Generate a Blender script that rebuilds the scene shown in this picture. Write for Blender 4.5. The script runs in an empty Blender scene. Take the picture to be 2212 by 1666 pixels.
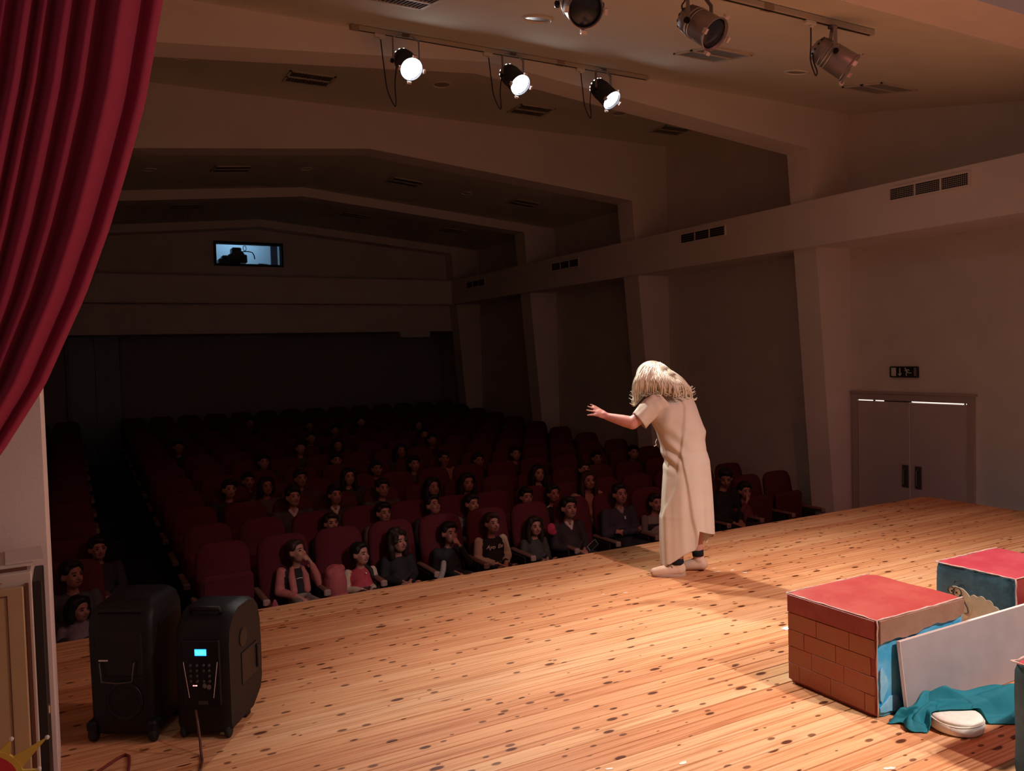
import bpy, bmesh, math, random
import numpy as np
from mathutils import Vector, Matrix
random.seed(7); np.random.seed(7)
SC = bpy.context.scene
COL = SC.collection
PI = math.pi
# ------------------------------------------------------------------ camera
cam_d = bpy.data.cameras.new('camera'); cam = bpy.data.objects.new('camera', cam_d); COL.objects.link(cam)
YAW, PITCH, ROLL = math.radians(28.66), math.radians(2.16), math.radians(1.57)
cam_d.sensor_width = 36.0; cam_d.lens = 1763.0/2212.0*36.0; cam_d.clip_start = 0.05; cam_d.clip_end = 200
_f = Vector((math.sin(YAW)*math.cos(PITCH), math.cos(YAW)*math.cos(PITCH), -math.sin(PITCH)))
_r = Vector((math.cos(YAW), -math.sin(YAW), 0)); _d = _f.cross(_r)
_r2 = _r*math.cos(ROLL)+_d*math.sin(ROLL); _d2 = -_r*math.sin(ROLL)+_d*math.cos(ROLL)
_m = Matrix((_r2, -_d2, -_f)).transposed().to_4x4(); _m.translation = Vector((0, 0, 1.65))
cam.matrix_world = _m
SC.camera = cam
# ------------------------------------------------------------------ world, exposure
w = bpy.data.worlds.new('world'); SC.world = w; w.use_nodes = True
w.node_tree.nodes['Background'].inputs[0].default_value = (1.0, 0.64, 0.60, 1)
w.node_tree.nodes['Background'].inputs[1].default_value = 0.13
SC.view_settings.view_transform = 'Standard'; SC.view_settings.look = 'None'
SC.view_settings.gamma = 1.0; SC.view_settings.use_curve_mapping = False
SC.view_settings.exposure = 0.08
try:
    SC.cycles.use_denoising = True; SC.cycles.max_bounces = 6; SC.cycles.diffuse_bounces = 5; SC.cycles.glossy_bounces = 2; SC.cycles.transparent_max_bounces = 6
    SC.cycles.use_adaptive_sampling = True; SC.cycles.adaptive_threshold = 0.03; SC.cycles.adaptive_min_samples = 16
    SC.cycles.sample_clamp_indirect = 6.0; SC.cycles.caustics_reflective = False; SC.cycles.caustics_refractive = False
except Exception: pass
def spot_light(name, loc, target, power, color, angle, blend=0.5, size=0.08):
    d = bpy.data.lights.new(name, 'SPOT'); d.energy = power; d.color = color
    d.spot_size = math.radians(angle); d.spot_blend = blend; d.shadow_soft_size = size
    o = bpy.data.objects.new(name, d); COL.objects.link(o); o.location = loc
    o.rotation_euler = (Vector(target)-Vector(loc)).to_track_quat('-Z', 'Y').to_euler()
    return o
# stage lanterns hung over the stage behind and beside the camera (out of the frame), then an added fill
spot_light('stage_light_back', (4.1, -0.6, 4.3), (3.5, 2.75, 0), 980, (1.0, 0.90, 0.86), 60, 0.9, 0.07)
spot_light('stage_light_red', (4.0, 1.2, 4.7), (4.2, 3.9, 0), 250, (1.0, 0.24, 0.19), 100, 1.0, 0.12)
spot_light('fill_spot_side', (6.6, 0.4, 3.7), (-0.25, 3.4, 1.4), 400, (1.0, 0.74, 0.68), 34, 0.8, 0.06)  # unseen fill spot, added to brighten the proscenium wall and curtain folds
# ------------------------------------------------------------------ materials
MATS = {}
def mat(name, color, rough=0.6, var=0.0, vscale=6.0, metal=0.0, bump=0.0, bscale=80.0, emit=None, estr=0.0, spec=0.4):
    if name in MATS: return MATS[name]
    m = bpy.data.materials.new(name); m.use_nodes = True; nt = m.node_tree; b = nt.nodes['Principled BSDF']
    b.inputs['Base Color'].default_value = (*color, 1); b.inputs['Roughness'].default_value = rough
    b.inputs['Metallic'].default_value = metal
    b.inputs['Specular IOR Level'].default_value = spec
    if emit:
        b.inputs['Emission Color'].default_value = (*emit, 1); b.inputs['Emission Strength'].default_value = estr
    if var > 0 or bump > 0:
        tc = nt.nodes.new('ShaderNodeTexCoord')
    if var > 0:
        n = nt.nodes.new('ShaderNodeTexNoise'); n.inputs['Scale'].default_value = vscale; n.inputs['Detail'].default_value = 5
        nt.links.new(tc.outputs['Object'], n.inputs['Vector'])
        r = nt.nodes.new('ShaderNodeValToRGB')
        r.color_ramp.elements[0].position = .3; r.color_ramp.elements[1].position = .7
        r.color_ramp.elements[0].color = (*[max(0, c*(1-var)) for c in color], 1)
        r.color_ramp.elements[1].color = (*[min(1, c*(1+var)) for c in color], 1)
        nt.links.new(n.outputs['Fac'], r.inputs['Fac']); nt.links.new(r.outputs['Color'], b.inputs['Base Color'])
    if bump > 0:
        n2 = nt.nodes.new('ShaderNodeTexNoise'); n2.inputs['Scale'].default_value = bscale; n2.inputs['Detail'].default_value = 3
        nt.links.new(tc.outputs['Object'], n2.inputs['Vector'])
        bp = nt.nodes.new('ShaderNodeBump'); bp.inputs['Strength'].default_value = bump; bp.inputs['Distance'].default_value = .01
        nt.links.new(n2.outputs['Fac'], bp.inputs['Height']); nt.links.new(bp.outputs['Normal'], b.inputs['Normal'])
    MATS[name] = m; return m
def N(nt, t, **kw):
    n = nt.nodes.new(t)
    for k, v in kw.items(): setattr(n, k, v)
    return n
def math_node(nt, op, a, b=None, c=None, clamp=False):
    n = N(nt, 'ShaderNodeMath', operation=op, use_clamp=clamp)
    for i, v in enumerate((a, b, c)):
        if v is None: continue
        if isinstance(v, (int, float)): n.inputs[i].default_value = v
        else: nt.links.new(v, n.inputs[i])
    return n.outputs[0]
def mix_rgb(nt, fac, a, b, mode='MIX'):
    n = N(nt, 'ShaderNodeMix', data_type='RGBA', blend_type=mode)
    for i, v in ((0, fac), (6, a), (7, b)):
        if isinstance(v, (int, float)): n.inputs[i].default_value = v
        elif isinstance(v, tuple): n.inputs[i].default_value = (*v, 1)
        else: nt.links.new(v, n.inputs[i])
    return n.outputs[2]
def pine():
    m = bpy.data.materials.new('knotty_pine'); m.use_nodes = True; nt = m.node_tree; L = nt.links.new
    b = nt.nodes['Principled BSDF']; b.inputs['Specular IOR Level'].default_value = .12
    tc = N(nt, 'ShaderNodeTexCoord'); oi = N(nt, 'ShaderNodeObjectInfo')
    off = N(nt, 'ShaderNodeVectorMath', operation='SCALE'); 
    comb = N(nt, 'ShaderNodeCombineXYZ'); L(oi.outputs['Random'], comb.inputs[0]); L(oi.outputs['Random'], comb.inputs[1]); L(oi.outputs['Random'], comb.inputs[2])
    L(comb.outputs[0], off.inputs[0]); off.inputs['Scale'].default_value = 137.0
    add = N(nt, 'ShaderNodeVectorMath', operation='ADD'); L(tc.outputs['Object'], add.inputs[0]); L(off.outputs[0], add.inputs[1])
    # knots
    mp = N(nt, 'ShaderNodeMapping'); mp.inputs['Scale'].default_value = (0.55, 1.3, 0.0); L(add.outputs[0], mp.inputs[0])
    vo = N(nt, 'ShaderNodeTexVoronoi', feature='F1', voronoi_dimensions='2D'); vo.inputs['Scale'].default_value = 6.2; L(mp.outputs[0], vo.inputs['Vector'])
    sep = N(nt, 'ShaderNodeSeparateColor'); L(vo.outputs['Color'], sep.inputs[0])
    size = math_node(nt, 'MULTIPLY_ADD', sep.outputs[1], 0.085, 0.030)
    pick = math_node(nt, 'GREATER_THAN', sep.outputs[0], 0.50)
    ratio = math_node(nt, 'DIVIDE', vo.outputs['Distance'], size)
    core = math_node(nt, 'SUBTRACT', 1.25, ratio, clamp=True)
    core = math_node(nt, 'MULTIPLY', core, 2.6, clamp=True); core = math_node(nt, 'MULTIPLY', core, pick)
    halo = math_node(nt, 'SUBTRACT', 1.0, math_node(nt, 'DIVIDE', ratio, 3.6), clamp=True); halo = math_node(nt, 'MULTIPLY', halo, pick)
    # a second, finer scatter of pin knots
    mpb = N(nt, 'ShaderNodeMapping'); mpb.inputs['Scale'].default_value = (0.6, 1.2, 0.0); mpb.inputs['Location'].default_value = (7.3, 2.1, 0); L(add.outputs[0], mpb.inputs[0])
    vo2 = N(nt, 'ShaderNodeTexVoronoi', feature='F1', voronoi_dimensions='2D'); vo2.inputs['Scale'].default_value = 11.0; L(mpb.outputs[0], vo2.inputs['Vector'])
    sep2 = N(nt, 'ShaderNodeSeparateColor'); L(vo2.outputs['Color'], sep2.inputs[0])
    pk2 = math_node(nt, 'GREATER_THAN', sep2.outputs[0], 0.66)
    r2 = math_node(nt, 'DIVIDE', vo2.outputs['Distance'], math_node(nt, 'MULTIPLY_ADD', sep2.outputs[1], 0.10, 0.045))
    c2_ = math_node(nt, 'MULTIPLY', math_node(nt, 'SUBTRACT', 1.3, r2, clamp=True), 2.2, clamp=True)
    core = math_node(nt, 'MAXIMUM', core, math_node(nt, 'MULTIPLY', math_node(nt, 'MULTIPLY', c2_, pk2), .85))
    # grain
    mg = N(nt, 'ShaderNodeMapping'); mg.inputs['Scale'].default_value = (0.9, 46.0, 1.0); L(add.outputs[0], mg.inputs[0])
    g = N(nt, 'ShaderNodeTexNoise'); g.inputs['Scale'].default_value = 1.6; g.inputs['Detail'].default_value = 6; g.inputs['Distortion'].default_value = 0.35; L(mg.outputs[0], g.inputs['Vector'])
    mg2 = N(nt, 'ShaderNodeMapping'); mg2.inputs['Scale'].default_value = (2.2, 150.0, 1.0); L(add.outputs[0], mg2.inputs[0])
    g2 = N(nt, 'ShaderNodeTexNoise'); g2.inputs['Scale'].default_value = 1.5; g2.inputs['Detail'].default_value = 3; L(mg2.outputs[0], g2.inputs['Vector'])
    ramp = N(nt, 'ShaderNodeValToRGB'); e = ramp.color_ramp.elements
    e[0].position = .30; e[0].color = (.42, .175, .075, 1); e[1].position = .62; e[1].color = (.70, .40, .22, 1)
    e2 = ramp.color_ramp.elements.new(.47); e2.color = (.62, .33, .165, 1)
    gg = math_node(nt, 'ADD', g.outputs['Fac'], math_node(nt, 'MULTIPLY_ADD', g2.outputs['Fac'], .16, -.08))
    L(gg, ramp.inputs['Fac'])
    # plank tone
    tone = N(nt, 'ShaderNodeValToRGB'); te = tone.color_ramp.elements
    te[0].position = 0; te[0].color = (.84, .66, .56, 1); te[1].position = 1; te[1].color = (1.0, 1.0, .98, 1)
    t3 = te.new(.35); t3.color = (.95, .82, .72, 1); t4 = te.new(.7); t4.color = (1.0, .94, .86, 1)
    L(oi.outputs['Random'], tone.inputs['Fac'])
    c = mix_rgb(nt, 1.0, ramp.outputs['Color'], tone.outputs['Color'], 'MULTIPLY')
    c = mix_rgb(nt, math_node(nt, 'MULTIPLY', halo, .45), c, (.42, .17, .06))
    c = mix_rgb(nt, math_node(nt, 'MULTIPLY', core, .97), c, (.085, .018, .004))
    # scuffs
    sc = N(nt, 'ShaderNodeTexNoise'); sc.inputs['Scale'].default_value = 3.0; sc.inputs['Detail'].default_value = 8; L(tc.outputs['Object'], sc.inputs['Vector'])
    L(c, b.inputs['Base Color'])
    rr = math_node(nt, 'MULTIPLY_ADD', sc.outputs['Fac'], .22, .42); L(rr, b.inputs['Roughness'])
    bp = N(nt, 'ShaderNodeBump'); bp.inputs['Strength'].default_value = .18; bp.inputs['Distance'].default_value = .003
    L(gg, bp.inputs['Height']); L(bp.outputs[0], b.inputs['Normal'])
    return m
MATS['pine'] = pine()
wall_m = mat('wall_plaster', (.70, .62, .57), .85, .04, 3.0, bump=.05, bscale=140)
frame_m = mat('frame_plaster', (.82, .72, .67), .85, .03, 2.0, bump=.04, bscale=140)
ceil_m = mat('ceiling_plaster', (.72, .67, .57), .9, .03, 2.5, bump=.04, bscale=120)
pros_m = mat('proscenium_plaster', (.84, .71, .66), .85, .04, 4.0, bump=.06, bscale=120)
dark_floor_m = mat('hall_carpet', (.045, .042, .042), .95, .25, 30, bump=.1, bscale=300)
grille_m = mat('grille_metal', (.50, .44, .38), .5, metal=.0)
void_m = mat('grille_void', (.02, .017, .015), .9)
black_plastic = mat('black_plastic', (.008, .008, .009), .5, .2, 40, bump=.12, bscale=500, spec=.25)
black_smooth = mat('black_smooth', (.008, .008, .010), .35, spec=.25)
metal_m = mat('brushed_metal', (.55, .52, .50), .32, metal=.9)
chrome_m = mat('chrome', (.75, .73, .72), .15, metal=1.0)
seat_m = mat('burgundy_fabric', (.105, .013, .022), .92, .18, 60, bump=.15, bscale=400)
seat_frame_m = mat('seat_plastic', (.030, .022, .022), .55)
arm_m = mat('armrest_wood', (.22, .12, .09), .5, .15, 12)
# ------------------------------------------------------------------ mesh helpers
class MB:
    def __init__(s): s.v = []; s.f = []; s.mi = []; s.cur = 0
    def add(s, vs, fs):
        o = len(s.v); s.v += [tuple(map(float, p)) for p in vs]
        for f in fs: s.f.append(tuple(i+o for i in f)); s.mi.append(s.cur)
    def box(s, x0, x1, y0, y1, z0, z1, bev=0.0, mtx=None):
        if bev <= 0:
            vs = [(x0,y0,z0),(x1,y0,z0),(x1,y1,z0),(x0,y1,z0),(x0,y0,z1),(x1,y0,z1),(x1,y1,z1),(x0,y1,z1)]
            fs = [(0,3,2,1),(4,5,6,7),(0,1,5,4),(1,2,6,5),(2,3,7,6),(3,0,4,7)]
        else:
            b = bev; vs = []; rings = []
            def ring(x0,x1,y0,y1,z,c):
                i = len(vs)
                vs.extend([(x0+c,y0,z),(x1-c,y0,z),(x1,y0+c,z),(x1,y1-c,z),(x1-c,y1,z),(x0+c,y1,z),(x0,y1-c,z),(x0,y0+c,z)])
                return [i+k for k in range(8)]
            rings.append(ring(x0+b,x1-b,y0+b,y1-b,z0,b*.4)); rings.append(ring(x0,x1,y0,y1,z0+b,b))
            rings.append(ring(x0,x1,y0,y1,z1-b,b)); rings.append(ring(x0+b,x1-b,y0+b,y1-b,z1,b*.4))
            fs = [tuple(reversed(rings[0])), tuple(rings[3])]
            for a, c in zip(rings, rings[1:]):
                for k in range(8): fs.append((a[k], a[(k+1)%8], c[(k+1)%8], c[k]))
        if mtx is not None: vs = [mtx @ Vector(p) for p in vs]
        s.add(vs, fs); return s
    def tube(s, pts, r, n=8, caps=True):
        pts = [Vector(p) for p in pts]; k = len(pts)
        rs = r if isinstance(r, (list, tuple)) else [r]*k
        vs = []; fs = []; prev = None
        for i, p in enumerate(pts):
            t = (pts[min(i+1, k-1)]-pts[max(i-1, 0)])
            if t.length < 1e-9: t = Vector((0, 0, 1))
            t.normalize()
            if prev is None:
                a = t.orthogonal().normalized()
            else:
                a = prev-t*prev.dot(t)
                if a.length < 1e-6: a = t.orthogonal()
                a.normalize()
            prev = a; b = t.cross(a)
            for j in range(n):
                an = 2*PI*j/n; vs.append(p+(a*math.cos(an)+b*math.sin(an))*rs[i])
        for i in range(k-1):
            for j in range(n):
                fs.append((i*n+j, i*n+(j+1)%n, (i+1)*n+(j+1)%n, (i+1)*n+j))
        if caps: fs.append(tuple(range(n-1, -1, -1))); fs.append(tuple((k-1)*n+j for j in range(n)))
        s.add(vs, fs); return s
    def lathe(s, prof, n=24, mtx=None, cap0=True, cap1=True):
        vs = []; fs = []; k = len(prof)
        for r, z in prof:
            for j in range(n):
                a = 2*PI*j/n; vs.append(Vector((r*math.cos(a), r*math.sin(a), z)))
        for i in range(k-1):
            for j in range(n):
                fs.append((i*n+j, i*n+(j+1)%n, (i+1)*n+(j+1)%n, (i+1)*n+j))
        if cap0: fs.append(tuple(range(n-1, -1, -1)))
        if cap1: fs.append(tuple((k-1)*n+j for j in range(n)))
        if mtx is not None: vs = [mtx @ p for p in vs]
        s.add(vs, fs); return s
    def prism(s, poly, axis, a0, a1):
        """extrude a 2-D polygon along an axis; axis 'x': poly=(y,z); 'y': (x,z); 'z': (x,y)"""
        def P(p, a):
            return {'x': (a, p[0], p[1]), 'y': (p[0], a, p[1]), 'z': (p[0], p[1], a)}[axis]
        n = len(poly); vs = [P(p, a0) for p in poly]+[P(p, a1) for p in poly]
        fs = [tuple(range(n)), tuple(range(2*n-1, n-1, -1))]+[(i, i+n, (i+1)%n+n, (i+1)%n) for i in range(n)]
        s.add(vs, fs); return s
    def rings(s, rgs, closed=True, cap=True):
        n = len(rgs[0]); vs = [p for r in rgs for p in r]; fs = []
        for i in range(len(rgs)-1):
            for j in range(n if closed else n-1):
                fs.append((i*n+j, i*n+(j+1)%n, (i+1)*n+(j+1)%n, (i+1)*n+j))
        if cap: fs.append(tuple(range(n-1, -1, -1))); fs.append(tuple((len(rgs)-1)*n+j for j in range(n)))
        s.add(vs, fs); return s
    def ell(s, c, r, n=12, m=8, rot=None):
        vs = []; fs = []
        for i in range(m+1):
            t = PI*i/m
            for j in range(n):
                a = 2*PI*j/n; p = Vector((r[0]*math.sin(t)*math.cos(a), r[1]*math.sin(t)*math.sin(a), r[2]*math.cos(t)))
                if rot is not None: p = rot @ p
                vs.append(p+Vector(c))
        for i in range(m):
            for j in range(n): fs.append((i*n+j, (i+1)*n+j, (i+1)*n+(j+1)%n, i*n+(j+1)%n))
        s.add(vs, fs); return s
    def mesh(s, name, mats, smooth=False):
        me = bpy.data.meshes.new(name); me.from_pydata(s.v, [], s.f)
        bm = bmesh.new(); bm.from_mesh(me); bmesh.ops.remove_doubles(bm, verts=bm.verts, dist=1e-6); bmesh.ops.recalc_face_normals(bm, faces=bm.faces)
        bm.to_mesh(me) if len(bm.faces) != len(s.f) else bm.to_mesh(me)
        bm.free()
        if not isinstance(mats, (list, tuple)): mats = [mats]
        for m in mats: me.materials.append(m)
        if len(mats) > 1 and len(me.polygons) == len(s.mi): me.polygons.foreach_set('material_index', s.mi)
        if smooth: me.polygons.foreach_set('use_smooth', [True]*len(me.polygons))
        me.update(); return me
def link(name, me, parent=None, loc=None, rot=None):
    o = bpy.data.objects.new(name, me); COL.objects.link(o)
    if parent: o.parent = parent
    if loc is not None: o.location = loc
    if rot is not None: o.rotation_euler = rot
    return o
def obj(name, mb, m, parent=None, smooth=False, loc=None, auto=None):
    me = mb.mesh(name, m, smooth or auto is not None)
    o = link(name, me, parent, loc)
    if auto is not None:
        try: me.set_sharp_from_angle(angle=math.radians(auto))
        except Exception: pass
    return o
def thing(name, label, cat, loc=(0, 0, 0), rotz=0, group=None):
    o = bpy.data.objects.new(name, None); COL.objects.link(o); o.location = loc; o.rotation_euler = (0, 0, rotz)
    o.empty_display_size = .1
    o['label'] = label; o['category'] = cat
    if group: o['group'] = group
    return o
def tag(o, label, cat, group=None):
    o['label'] = label; o['category'] = cat
    if group: o['group'] = group
    return o
def struct(name, mb, m, parent=None, label=None, auto=None, smooth=False):
    o = obj(name, mb, m, parent, smooth, auto=auto)
    if parent is None:
        o['kind'] = 'structure'
        if label: o['label'] = label
    return o
ORD = ['first','second','third','fourth','fifth','sixth','seventh','eighth','ninth','tenth','eleventh','twelfth','thirteenth','fourteenth','fifteenth']
# ================================================================== THE HALL
XW, XL = 9.1, -1.4                       # right and left wall
FY = [7.3, 10.98, 14.6, 18.2]            # the four portal frames
RX = 3.85                                # ridge
# stage: joists below, planks on top
STAGE_Y1 = 5.56; STAGE_X1 = 8.08
stage = struct('floor', MB().box(-2.0, STAGE_X1, -2.6, STAGE_Y1-.004, -.2, -.022), mat('stage_substrate', (.05, .03, .02), .9), label='knotty pine plank floor of the raised stage')
struct('trim_1', MB().box(-2.0, STAGE_X1, STAGE_Y1-.05, STAGE_Y1-.004, -1.12, -.2), mat('stage_fascia', (.10, .05, .03), .6), label='vertical front of the raised stage')
PW = .0905
pmesh = {}
def plank_mesh(L):
    k = round(L, 2)
    if k not in pmesh:
        pmesh[k] = MB().box(0, k-.0022, 0, PW-.0026, -.022, 0, bev=.0022).mesh('plank', MATS['pine'])
    return pmesh[k]
lens = [1.55, 1.85, 3.4, 4.0, 4.6, 5.2]
rng = random.Random(11)
row = 0; y = STAGE_Y1-PW; count = 0
while y > 0.6:
    x = -0.95 - rng.choice([0, .4, .8, 1.05])
    xmax = STAGE_X1
    while x < xmax-.02:
        L = xmax-x                                    # full-length boards
        L = round(L, 2)
        link('plank', plank_mesh(L), stage, (x, y, rng.uniform(-.0004, .0004))); x += L; count += 1
    y -= PW; row += 1
bd = MB().box(-2.0, STAGE_X1, -2.6, y+PW-.003, -.03, 0); obj('floor_boards', bd, MATS['pine'], stage)
# hall floor (flat in front, rising towards the back)
RISE = [0, .01, .045, .1]+[.1+.05*i for i in range(1, 12)]
ROWY = [8.0+.92*r for r in range(13)]
def fz(r): return -1.12+RISE[r]
prof = [(STAGE_Y1-.05, -1.12)]+[(ROWY[r]-.2, fz(r)) for r in range(13)]+[(20.6, fz(12)+.02), (20.6, -1.6), (STAGE_Y1-.05, -1.6)]
struct('floor.001', MB().prism(prof, 'x', XL-.2, XW+.2), dark_floor_m, label='dark carpeted floor of the seating area')
# walls
struct('wall_right', MB().box(XW, XW+.25, 3.37, 20.8, -1.3, 5.6), wall_m, label='plain plaster side wall with double door')
struct('wall_left', MB().box(XL-.25, XL, 4.05, 20.8, -1.3, 5.6), wall_m)
# front bay ceiling (slopes down to the stage), second bay flat, rear bays follow the frames
ZC = lambda yy: 4.67-.207*(7.3-yy)
def slab(name, pts, t=.12):
    n = len(pts); vs = list(pts)+[(p[0], p[1], p[2]+t) for p in pts]
    fs = [tuple(range(n)), tuple(range(2*n-1, n-1, -1))]+[(i, i+n, (i+1)%n+n, (i+1)%n) for i in range(n)]
    mb = MB(); mb.add(vs, fs); return struct(name, mb, ceil_m)
slab('ceiling', [(XL, 3.76, ZC(3.76)), (XW, 3.76, ZC(3.76)), (XW, 7.35, ZC(7.35)), (XL, 7.35, ZC(7.35))])
slab('ceiling.001', [(XL, 7.5, 5.11), (XW, 7.5, 5.11), (XW, 11.05, 5.11), (XL, 11.05, 5.11)])
GZ = lambda x: 4.73-.0905*abs(x-RX)       # gabled rear ceiling
for k, (ya, yb) in enumerate(((11.1, 14.65), (14.8, 18.25))):
    slab('ceiling.%03d' % (2+2*k), [(RX, ya, GZ(RX)), (XW, ya, GZ(XW)), (XW, yb, GZ(XW)), (RX, yb, GZ(RX))])
    slab('ceiling.%03d' % (3+2*k), [(XL, ya, GZ(XL)), (RX, ya, GZ(RX)), (RX, yb, GZ(RX)), (XL, yb, GZ(XL))])
# portal frames: gabled soffit, legs that taper towards the floor
def frame_obj(name, yf, top, thick=.30, label=None):
    def leg(sg):
        w = (XW-RX)*sg
        X = lambda a: RX+sg*a
        return X
    R = XW-RX
    inn_top = 8.36-RX; inn_bot = 8.80-RX
    ap, cz = 4.57, 4.15
    poly = [(RX-R, -1.3), (RX-inn_bot, -1.3), (RX-inn_top, cz), (RX, ap), (RX+inn_top, cz), (RX+inn_bot, -1.3), (RX+R, -1.3)]
    if top == 'gable': poly += [(RX+R, GZ(XW)+.02), (RX, GZ(RX)+.02), (RX-R, GZ(XW)+.02)]
    else: poly += [(RX+R, top), (RX-R, top)]
    mb = MB(); n = len(poly)
    # split into left / right halves so every face is simple
    right = [(RX, ap), (RX+inn_top, cz), (RX+inn_top, top if top != 'gable' else GZ(RX+inn_top)+.02), (RX, top if top != 'gable' else GZ(RX)+.02)]
    mb.prism(right, 'y', yf, yf+thick)
    mb.prism([(2*RX-p[0], p[1]) for p in reversed(right)], 'y', yf, yf+thick)
    tz = top if top != 'gable' else GZ(XW)+.02
    tzi = top if top != 'gable' else GZ(RX+inn_top)+.02
    lg = [(RX+inn_top, cz), (RX+inn_bot, -1.3), (RX+R, -1.3), (RX+R, tz), (RX+inn_top, tzi)]
    mb.prism(lg, 'y', yf, yf+thick)
    mb.prism([(2*RX-p[0], p[1]) for p in reversed(lg)], 'y', yf, yf+thick)
    return struct(name, mb, frame_m, label=label)
frame_obj('trim_2', FY[0], 5.2, .36, 'nearest cream portal frame across the hall')
frame_obj('trim_3', FY[1], 5.16, .40, 'second cream portal frame across the hall')
frame_obj('trim_4', FY[2], 'gable', .40, 'third portal frame across the hall')
frame_obj('trim_5', FY[3], 'gable', .40, 'rearmost portal frame before the booth wall')
# service beam along the right wall, and its continuation across the back
XB = 8.35; ZB0, ZB1 = 2.915, 3.495
struct('trim_6', MB().box(XB, XW+.02, 3.9, 18.22, ZB0, ZB1), frame_m, label='long boxed service beam along the side wall')
struct('trim_7', MB().box(XL, XB+.3, 18.22, 18.6, ZB0, ZB1), frame_m, label='bulkhead across the hall under the booth')
struct('trim_8', MB().box(XL, XW, 18.62, 18.9, 2.28, ZB0+.3), frame_m, label='lower bulkhead under the booth')
# booth wall with its window opening
WX0, WX1, WZ0, WZ1 = 2.97, 4.35, 3.80, 4.23
bw = MB()
bw.box(XL, WX0, 18.6, 18.72, ZB1-.1, 4.9); bw.box(WX1, XW, 18.6, 18.72, ZB1-.1, 4.9)
bw.box(WX0, WX1, 18.6, 18.72, WZ1, 4.9); bw.box(WX0, WX1, 18.6, 18.72, ZB1-.1, WZ0)
struct('wall_back', bw, wall_m, label='upper rear wall with the lit booth window')
struct('wall_back.001', MB().box(XL, XW, 20.5, 20.7, -1.2, 2.4), mat('rear_wall_paint', (.42, .40, .39), .85), label='lower rear wall behind the last row')
struct('ceiling.006', MB().box(XL, XW, 18.9, 20.6, 2.30, 2.42), ceil_m)
# booth interior
bm_ = mat('booth_wall', (.40, .58, .72), .8)
bi = MB(); bi.box(WX0-.9, WX1+.9, 20.2, 20.3, ZB1, 4.9)
struct('wall_booth', bi, bm_)
bi2 = MB(); bi2.box(WX1-.13, WX1+.02, 19.0, 19.06, ZB1, 4.9)
struct('wall_booth.001', bi2, mat('booth_panel', (.12, .17, .27), .8))
struct('floor.002', MB().box(WX0-.9, WX1+.9, 18.72, 20.3, ZB1-.1, ZB1), void_m)
struct('ceiling.007', MB().box(WX0-.9, WX1+.9, 18.72, 20.3, 4.9, 5.0), void_m)
win = struct('window_1', MB().box(WX0-.05, WX0, 18.57, 18.73, WZ0-.05, WZ1+.05).box(WX1, WX1+.05, 18.57, 18.73, WZ0-.05, WZ1+.05).box(WX0, WX1, 18.57, 18.73, WZ1, WZ1+.05).box(WX0, WX1, 18.57, 18.73, WZ0-.05, WZ0), black_smooth, label='lit booth window high on the rear wall')
gm = bpy.data.materials.new('window_glass'); gm.use_nodes = True; nt = gm.node_tree
gl = nt.nodes['Principled BSDF']; gl.inputs['Roughness'].default_value = .03; gl.inputs['Base Color'].default_value = (.9, .95, 1, 1)
tr = nt.nodes.new('ShaderNodeBsdfTransparent'); mx = nt.nodes.new('ShaderNodeMixShader'); mx.inputs[0].default_value = .05
nt.links.new(tr.outputs[0], mx.inputs[1]); nt.links.new(gl.outputs[0], mx.inputs[2]); nt.links.new(mx.outputs[0], nt.nodes['Material Output'].inputs[0])
obj('pane', MB().box(WX0, WX1, 18.655, 18.665, WZ0, WZ1), gm, win)
bl = bpy.data.lights.new('booth_lamp', 'AREA'); bl.energy = 17; bl.color = (.55, .8, 1.0); bl.size = .8
blo = bpy.data.objects.new('booth_lamp', bl); COL.objects.link(blo); blo.location = (3.65, 19.6, 4.85); blo.rotation_euler = (math.radians(25), 0, 0)
# equipment standing in the booth window
pj = thing('followspot', 'black lighting projector silhouetted in the booth window', 'projector', (3.47, 18.95, ZB1))
q = MB(); q.lathe([(.10, -.22), (.15, -.2), (.15, .1), (.12, .14), (.12, .2)], 20, Matrix.Translation((0, 0, .50)) @ Matrix.Rotation(PI/2, 4, 'X'))
obj('lamp_house', q, black_smooth, pj, auto=40)
obj('stand', MB().box(-.30, .40, -.12, .12, 0, .34, .02).box(-.05, .05, -.05, .05, .3, .4), black_smooth, pj)
obj('cooling_fins', MB().box(-.2, .2, -.1, .2, .36, .55, .02).box(-.12, .08, -.1, .2, .5, .70, .02), black_smooth, pj)
obj('gooseneck', MB().tube([(.1, 0, .62), (.24, 0, .63), (.33, 0, .61), (.37, 0, .54), (.38, 0, .46)], .012, 6), black_smooth, pj)
lc = thing('loop_cable', 'looped black cable hanging beside the booth projector', 'cable', (3.62, 18.86, 4.12))
obj('cord', MB().tube([(.0+.035*math.cos(a), 0, .06+.055*math.sin(a)) for a in np.linspace(0, 2*PI, 15)], .008, 5), black_smooth, lc)
cs = thing('mixing_case', 'black equipment case low in the booth window', 'equipment', (3.25, 19.05, ZB1))
obj('case', MB().box(-.18, .18, -.15, .15, 0, .46, .03), black_smooth, cs); obj('lid', MB().box(-.1, .16, -.12, .12, .46, .53, .02), black_smooth, cs)
pp = thing('paper_box', 'small pale box at the right of the booth window', 'box', (4.0, 18.85, ZB1))
obj('carton', MB().box(-.10, .10, -.08, .08, 0, .34, .004), mat('pale_card', (.75, .8, .85), .8), pp); obj('flap', MB().box(-.1, .02, -.08, .02, .34, .347), mat('pale_card', (.75, .8, .85), .8), pp)
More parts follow.
